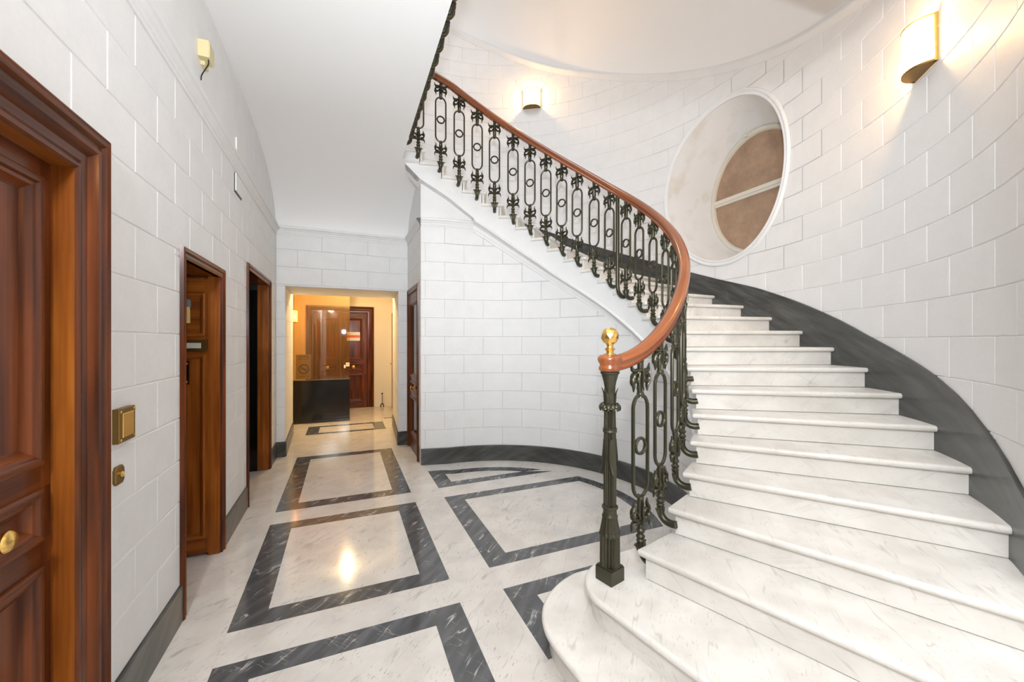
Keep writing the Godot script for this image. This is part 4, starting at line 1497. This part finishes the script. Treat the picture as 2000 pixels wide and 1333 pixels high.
# ---------------------------------------------------------------- vestibule beyond the passage
func build_vestibule() -> void:
	var zb := 9.85
	var mb := MB.new()
	mb.box(V(-1.15, 0, zb + 0.1), V(1.2, 2.9, zb))
	struct(mb, "wall_vestibule_back", M.cream_paint, "cream end wall of the vestibule behind the double door")
	mb = MB.new()
	mb.box(V(-1.15, 0, zb), V(-1.0, 2.9, 7.4))
	mb.box(V(-1.0, 0, 7.55), V(-0.79, 2.9, 7.45))
	struct(mb, "wall_vestibule_left", M.cream_paint, "cream left wall of the vestibule")
	mb = MB.new()
	mb.box(V(1.06, 0, zb), V(1.2, 2.9, 7.4))
	mb.box(V(0.835, 0, 7.6), V(1.06, 2.9, 7.5))
	struct(mb, "wall_vestibule_right", M.cream_paint, "cream right wall of the vestibule")
	mb = MB.new()
	mb.box(V(-1.15, 2.75, zb + 0.1), V(1.2, 2.9, 7.05))
	struct(mb, "ceiling_vestibule", M.cream_paint, "low cream ceiling of the vestibule", "ceiling")
	cornice_run("trim_6", [V(-1.0, 0, zb), V(1.06, 0, zb)], V(0, 0, -1), 2.58, "plain cream cornice on the vestibule end wall")
	# double door on the end wall
	var f := [V(0, 0, zb), Vector3(1, 0, 0), V(0, 0, -1)]
	var dd := struct_node("door_5", "brown panelled double door at the end of the vestibule", "door")
	casing(f, -0.615, 0.485, 2.19, CASING, dd, M.wood)
	for q in [[-0.613, -0.066], [-0.064, 0.483]]:
		var lf := leaf(f, q[0], q[1], 0.0, 2.188, 0.03, [[q[0] + 0.09, q[1] - 0.09, 1.13, 2.08], [q[0] + 0.09, q[1] - 0.09, 0.88, 1.03], [q[0] + 0.09, q[1] - 0.09, 0.16, 0.78]], dd, M.wood, M.wood, 0.05)
		knob(f, (q[0] + q[1]) * 0.5, 0.955, 0.014, lf, 1.2)
		if q[0] > -0.2:
			var sg := put(slab(f, 0.045, 0.345, 1.56, 1.76, 0.0, 0.022), "banded_plate", M.white_plastic, lf, "white plate with an orange band")  # white plate, banded orange across the middle
			put(slab(f, 0.05, 0.34, 1.63, 1.69, 0.022, 0.0235), "orange_band", mat("orange", Color(0.85, 0.38, 0.16), 0.4), sg)
	# side door in the right wall, seen edge on
	f = [Vector3(1.06, 0, 0), V(0, 0, 1), Vector3(-1, 0, 0)]
	var sdoor := struct_node("door_6", "dark brown side door with a brass lever in the vestibule", "door")
	var lf6 := put(slab(f, 8.65, 9.62, 0.0, 2.2, 0.0, 0.03), "leaf", M.wood, sdoor)
	mb = MB.new()
	mb.tube(PackedVector3Array([fp(f, 9.05, 1.05, 0.03), fp(f, 9.05, 1.05, 0.085), fp(f, 9.07, 1.05, 0.10), fp(f, 9.20, 1.05, 0.10)]), PackedFloat32Array([0.014, 0.013, 0.013, 0.011]), 8)
	put(mb, "lever_handle", M.brass, lf6, "brass lever")
	# glass door standing across the left half
	f = [V(0, 0, 8.3), Vector3(1, 0, 0), V(0, 0, -1)]
	var gd := struct_node("door_7", "bronze-tinted glass door with a black lower panel", "door")
	put(slab(f, -0.98, 0.104, 0.82, 2.74, -0.006, 0.006), "glass_pane", M.bronze_glass, gd, "bronze-tinted glass")
	put(slab(f, -0.98, 0.104, 0.012, 0.818, -0.012, 0.012), "lower_panel", M.black_panel, gd, "glossy black lower panel")
	put(slab(f, -0.98, 0.104, 0.812, 0.824, -0.014, 0.014), "rail_strip", M.old_brass, gd, "thin brass strip")
	put(slab(f, 0.035, 0.10, 1.06, 1.135, 0.006, 0.03), "lock", M.box_plastic, gd, "cream lock case")
	put(slab(f, 0.0, 0.03, 1.03, 1.09, 0.006, 0.024), "pull_handle", M.white_plastic, gd)
	# no smoking notice stuck on the glass
	var im := Image.create(192, 320, false, Image.FORMAT_RGB8)
	im.fill(Color(0.60, 0.50, 0.28))
	var nz := FastNoiseLite.new()
	nz.seed = 4
	for y in 320:
		for x in 192:
			var p := Vector2(x - 96.0, (y - 190.0))
			var r := p.length()
			var ink := false
			if r > 50 and r < 66: ink = true
			if r <= 52 and absf(p.x - p.y) < 11: ink = true
			if absf(p.y) < 6 and absf(p.x) < 38: ink = true
			if (y > 18 and y < 40 or y > 52 and y < 66) and x > 26 and x < 166 and nz.get_noise_2d(x * 14.0, y * 5.0) > 0.0: ink = true
			if (y > 275 and y < 290) and x > 36 and x < 156 and nz.get_noise_2d(x * 14.0, y * 5.0) > 0.05: ink = true
			if ink: im.set_pixel(x, y, Color(0.20, 0.05, 0.04))
	var pm := mat("notice_print", Color.WHITE, 0.7, 0.0, ImageTexture.create_from_image(im), Vector3.ONE, false)
	mb = MB.new()
	var q4 := [fp(f, -0.82, 0.84, -0.0075), fp(f, -0.56, 0.84, -0.0075), fp(f, -0.56, 1.30, -0.0075), fp(f, -0.82, 1.30, -0.0075)]
	mb.tri(q4[0], q4[2], q4[1], Vector2(0, 1), Vector2(1, 0), Vector2(1, 1))
	mb.tri(q4[0], q4[3], q4[2], Vector2(0, 1), Vector2(0, 0), Vector2(1, 0))
	var note := put(mb, "no_smoking_sign", pm)
	tag(note, "yellowed no-smoking notice stuck on the bronze glass door", "sign")
	# door holder by the end wall
	var st := thing("door_holder", "thin black door holder with a forked foot by the cream wall", "door stop", V(0.83, 0, 9.74))
	mb = MB.new()
	mb.lathe(Vector3.ZERO, [[0.007, 0.06], [0.007, 0.30], [0.018, 0.305], [0.02, 0.322], [0.001, 0.335]], 12)
	put(mb, "rod", M.black, st)
	mb = MB.new()
	for s in [-1.0, 1.0]: mb.tube(PackedVector3Array([Vector3(0, 0.085, 0), Vector3(s * 0.03, 0.05, 0), Vector3(s * 0.032, 0.0, 0)]), PackedFloat32Array([0.011, 0.012, 0.014]), 8)
	put(mb, "fork", M.black, st)
	# ceiling lamp
	var lp := thing("ceiling_lamp", "glowing bowl lamp on the vestibule ceiling behind the opening", "lamp", V(0.06, 2.75, 7.85))
	mb = MB.new()
	mb.lathe(Vector3.ZERO, [[0.001, -0.12], [0.03, -0.117], [0.055, -0.10], [0.066, -0.07], [0.066, -0.04]], 24, 0, 0.0, false)
	put(mb, "lamp_bowl", M.lamp_bowl, lp, "glowing glass bowl")
	mb = MB.new()
	mb.lathe(Vector3.ZERO, [[0.07, -0.042], [0.073, -0.03], [0.05, -0.012], [0.05, 0.0]], 24)
	put(mb, "lamp_base", M.brass, lp)
	omni("ceiling_lamp_light", Vector3(0, -0.17, 0), Color(1.0, 0.86, 0.64), 1.8, 0.035, lp)

# ---------------------------------------------------------------- small fittings on the left wall
func build_wall_fittings() -> void:
	var f := [Vector3(XL, 0, 0), V(0, 0, 1), Vector3(1, 0, 0)]
	var t := thing("intercom_plate", "square brass intercom plate beside the tall brown door", "intercom", fp(f, 2.095, 1.147, 0))
	var g := [Vector3.ZERO, V(0, 0, 1), Vector3(1, 0, 0)]
	var mb := MB.new()
	slab_into(mb, g, -0.065, 0.065, 0.0, 0.137, 0.0, 0.022, 0.003)
	put(mb, "back_box", M.old_brass, t)
	mb = MB.new()
	slab_into(mb, g, -0.045, 0.045, 0.02, 0.117, 0.022, 0.026, 0.002)
	put(mb, "face_plate", M.brass, t, "engraved brass face")
	for q in [[-0.055, 0.012], [0.055, 0.012], [-0.055, 0.125], [0.055, 0.125]]:
		mb = MB.new()
		mb.lathe(Vector3.ZERO, [[0.006, 0.0], [0.006, 0.002], [0.001, 0.005]], 10, 0, 0.0, false)
		var s := put(mb, "screw", M.brass, t)
		s.transform = Transform3D(Basis(Vector3(0, 0, 1), Vector3(1, 0, 0), Vector3(0, 1, 0)), fp(g, q[0], q[1], 0.022))
	t = thing("bell_push", "small octagonal brass bell push under the intercom plate", "bell", fp(f, 2.066, 1.017, 0))
	mb = MB.new()
	var ring := []
	for d in [0.0, 0.008, 0.011]:
		var line := PackedVector3Array()
		var sc := 0.92 if d > 0.01 else 1.0
		for q in [[-0.034, -0.024], [-0.022, -0.037], [0.022, -0.037], [0.034, -0.024], [0.034, 0.024], [0.022, 0.037], [-0.022, 0.037], [-0.034, 0.024]]:
			line.append(fp(g, q[0] * sc, q[1] * sc, d))
		ring.append(line)
	mb.loft(ring, true, false, 0.9)
	for k in range(1, 7): mb.tri(ring[2][0], ring[2][k], ring[2][k + 1])
	put(mb, "plate", M.old_brass, t)
	mb = MB.new()
	mb.lathe(Vector3.ZERO, [[0.012, 0.0], [0.012, 0.006], [0.008, 0.010], [0.001, 0.012]], 14, 0, 0.0, false)
	var bt := put(mb, "button", M.brass, t)
	bt.transform = Transform3D(Basis(Vector3(0, 0, 1), Vector3(1, 0, 0), Vector3(0, 1, 0)), fp(g, 0, 0.003, 0.011))
	# junction box high up, with a loose wire
	t = thing("junction_box", "yellowed plastic box with a loose wire above the left cornice", "box", fp(f, 3.06, 3.31, 0))
	mb = MB.new()
	slab_into(mb, g, -0.05, 0.055, 0.02, 0.125, 0.0, 0.06, 0.006)
	put(mb, "case", M.box_plastic, t)
	mb = MB.new()
	slab_into(mb, g, 0.0, 0.075, -0.005, 0.04, 0.0, 0.025, 0.004)
	put(mb, "lower_case", M.box_plastic, t)
	mb = MB.new()
	var wire := smooth3([fp(g, -0.02, 0.035, 0.045), fp(g, -0.03, -0.01, 0.05), fp(g, -0.035, -0.05, 0.035), fp(g, -0.02, -0.085, 0.012), fp(g, 0.0, -0.105, 0.004)], 5)
	mb.tube(wire, PackedFloat32Array([0.0035]), 6)
	put(mb, "wire", M.black, t, "loose dark wire")
	# blank plates
	t = thing("cover_plate", "white blank cover plate above the left cornice", "plate", fp(f, 4.05, 3.10, 0))
	mb = MB.new()
	slab_into(mb, g, -0.12, 0.12, 0.0, 0.16, 0.0, 0.012, 0.003)
	put(mb, "plate", M.white_plastic, t)
	t = thing("access_panel", "square white access panel with a black painted shadow under the left cornice", "panel", fp(f, 4.01, 2.80, 0))
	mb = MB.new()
	slab_into(mb, g, -0.118, 0.118, -0.008, 0.152, 0.0, 0.004)  # black slab stands in for the shadow round the ajar cover
	put(mb, "recess", M.black, t, "black slab as painted shadow")
	mb = MB.new()
	slab_into(mb, g, -0.108, 0.112, 0.006, 0.152, 0.004, 0.014, 0.002)
	put(mb, "cover", M.wall_paint, t)
	# bell box on the leaf of the second door
	var h := [Vector3.ZERO, Vector3(1, 0, 0), V(0, 0, -1)]
	t = thing("hanging_tube", "pale tube with a grey cap hung on the open brown leaf", "tube", V(-1.02, 1.68, 3.485))
	mb = MB.new()
	mb.lathe(Vector3(0, 0, 0.022), [[0.014, 0.0], [0.018, 0.002], [0.016, 0.12]], 16)
	put(mb, "tube", M.paper, t)
	mb = MB.new()
	mb.lathe(Vector3(0, 0, 0.022), [[0.022, 0.115], [0.023, 0.12], [0.023, 0.165], [0.016, 0.172]], 16)
	put(mb, "cap", M.grey_plastic, t, "grey cap")

# ---------------------------------------------------------------- sconces
func sconce(at: Vector3, n: Vector3, label: String, w: float, d: float, h: float, energy: float, tilt_color: Color) -> void:
	var t := thing("wall_sconce", label, "lamp", at)
	var u := Vector3.UP.cross(n).normalized()
	t.basis = Basis(u, Vector3.UP, n)
	var arc := []
	for k in 17:
		var a := PI * k / 16.0
		arc.append(Vector2(w * 0.5 * cos(a), d * sin(a)))
	var mb := MB.new()
	var rows := []
	for p in arc: rows.append(PackedVector3Array([Vector3(p.x, 0.012, p.y + 0.004), Vector3(p.x, h, p.y + 0.004)]))
	mb.loft(rows)
	put(mb, "glass_shade", M.shade_glass, t, "glowing bowed glass shade")
	mb = MB.new()
	for y in [0.0, 0.012]:
		var flat := PackedVector2Array()
		var p3 := PackedVector3Array()
		for p in arc:
			flat.append(p * 1.05)
			p3.append(Vector3(p.x * 1.05, y, p.y * 1.05))
		mb.poly(p3, flat)
	rows = []
	for p in arc: rows.append(PackedVector3Array([Vector3(p.x * 1.05, 0.0, p.y * 1.05), Vector3(p.x * 1.05, 0.012, p.y * 1.05)]))
	mb.loft(rows)
	mb.quad(Vector3(-w * 0.525, 0, 0), Vector3(w * 0.525, 0, 0), Vector3(w * 0.525, 0.012, 0), Vector3(-w * 0.525, 0.012, 0))
	put(mb, "bottom_plate", M.old_brass, t, "brass bottom plate")
	for s in [-1.0, 1.0]:
		mb = MB.new()
		mb.box(Vector3(s * w * 0.5 - 0.007, 0.0, 0.0), Vector3(s * w * 0.5 + 0.007, h + 0.004, 0.016))
		put(mb, "side_strip", M.brass, t, "brass strip")
	mb = MB.new()
	var path := PackedVector3Array()
	for p in arc: path.append(Vector3(p.x, h, p.y + 0.004))
	mb.tube(path, PackedFloat32Array([0.0045]), 6)
	put(mb, "top_rim", M.brass, t, "thin brass rim")
	mb = MB.new()
	mb.lathe(Vector3(0, 0, d * 0.62), [[0.022, 0.012], [0.024, 0.02], [0.014, 0.03], [0.013, 0.07], [0.008, 0.075]], 12)
	put(mb, "bulb_holder", M.old_brass, t)
	mb = MB.new()
	mb.lathe(Vector3(0, 0, d * 0.62), [[0.008, 0.075], [0.02, 0.10], [0.024, 0.125], [0.016, 0.15], [0.004, 0.18]], 14)
	put(mb, "bulb", M.bulb, t, "glowing bulb")
	omni("sconce_light", Vector3(0, 0.13, d * 0.62), tilt_color, energy, 0.024, t)

func build_sconces() -> void:
	for q in [[57.6, 5.262, "small lit half-round brass sconce high on the rotunda wall above the handrail", 0.27], [-42.9, 3.228, "lit half-round brass sconce beside the oval window", 0.215]]:
		var p := P(R_OUT - 0.004, q[0], q[1])
		var n := (V(CX, q[1], CZ) - p).normalized()
		sconce(p, n, q[2], q[3], 0.105, 0.285, 0.42, Color(1.0, 0.78, 0.50))
	sconce(V(-0.998, 1.93, 9.15), Vector3(1, 0, 0), "lit brass sconce on the cream wall seen through the bronze glass", 0.22, 0.12, 0.25, 0.13, Color(1.0, 0.66, 0.30))

# ---------------------------------------------------------------- hall behind the camera
func build_behind() -> void:
	var mb := MB.new()
	mb.box(V(2.75, 0, 0.6), V(2.9, 4.1, -2.7))
	mb.box(V(2.48, 0, 0.62), V(2.9, 4.1, 0.52))
	struct(mb, "wall_hall_right", M.wall_paint, "plain white hall wall at the foot of the stair")
	mb = MB.new()
	wall_body(mb, V(0, 0, -2.6), Vector3(1, 0, 0), V(0, 0, 1), XL - 0.1, 2.8, 0.0, 3.9, [[-0.72, 1.32, -1.0, 3.1]], 0.12)
	struct(mb, "wall_rear", M.wall_paint, "white street wall of the hall around the entrance")
	var f := [V(0, 0, -2.62), Vector3(1, 0, 0), V(0, 0, 1)]
	var d := struct_node("door_8", "tall brown panelled street door closing the hall", "door")
	for q in [[-0.718, 0.299], [0.301, 1.318]]:
		leaf(f, q[0], q[1], 0.0, 3.098, 0.0, [[q[0] + 0.12, q[1] - 0.12, 1.25, 2.95], [q[0] + 0.12, q[1] - 0.12, 0.2, 1.1]], d, M.wood, M.wood, 0.06)
	# hall lantern, mirrored as a small glow in the glass door
	var lp := thing("hall_lamp", "opal glass globe lamp hanging from the hall ceiling", "lamp", V(-0.48, 2.85, -0.95))
	mb = MB.new()
	var ball := []
	for k in 13: ball.append([maxf(0.001, 0.14 * sin(PI * k / 12.0)), -0.14 * cos(PI * k / 12.0)])
	mb.lathe(Vector3.ZERO, ball, 24, 0, 0.0, false)
	put(mb, "globe_lamp", M.globe, lp, "glowing opal globe")
	mb = MB.new()
	mb.lathe(Vector3.ZERO, [[0.05, 0.13], [0.05, 0.15], [0.012, 0.16], [0.012, 0.86], [0.05, 0.88]], 16)
	put(mb, "stem", M.brass, lp)
	omni("hall_lamp_light", Vector3.ZERO, Color(0.96, 0.98, 1.0), 4.9, 0.13, lp)
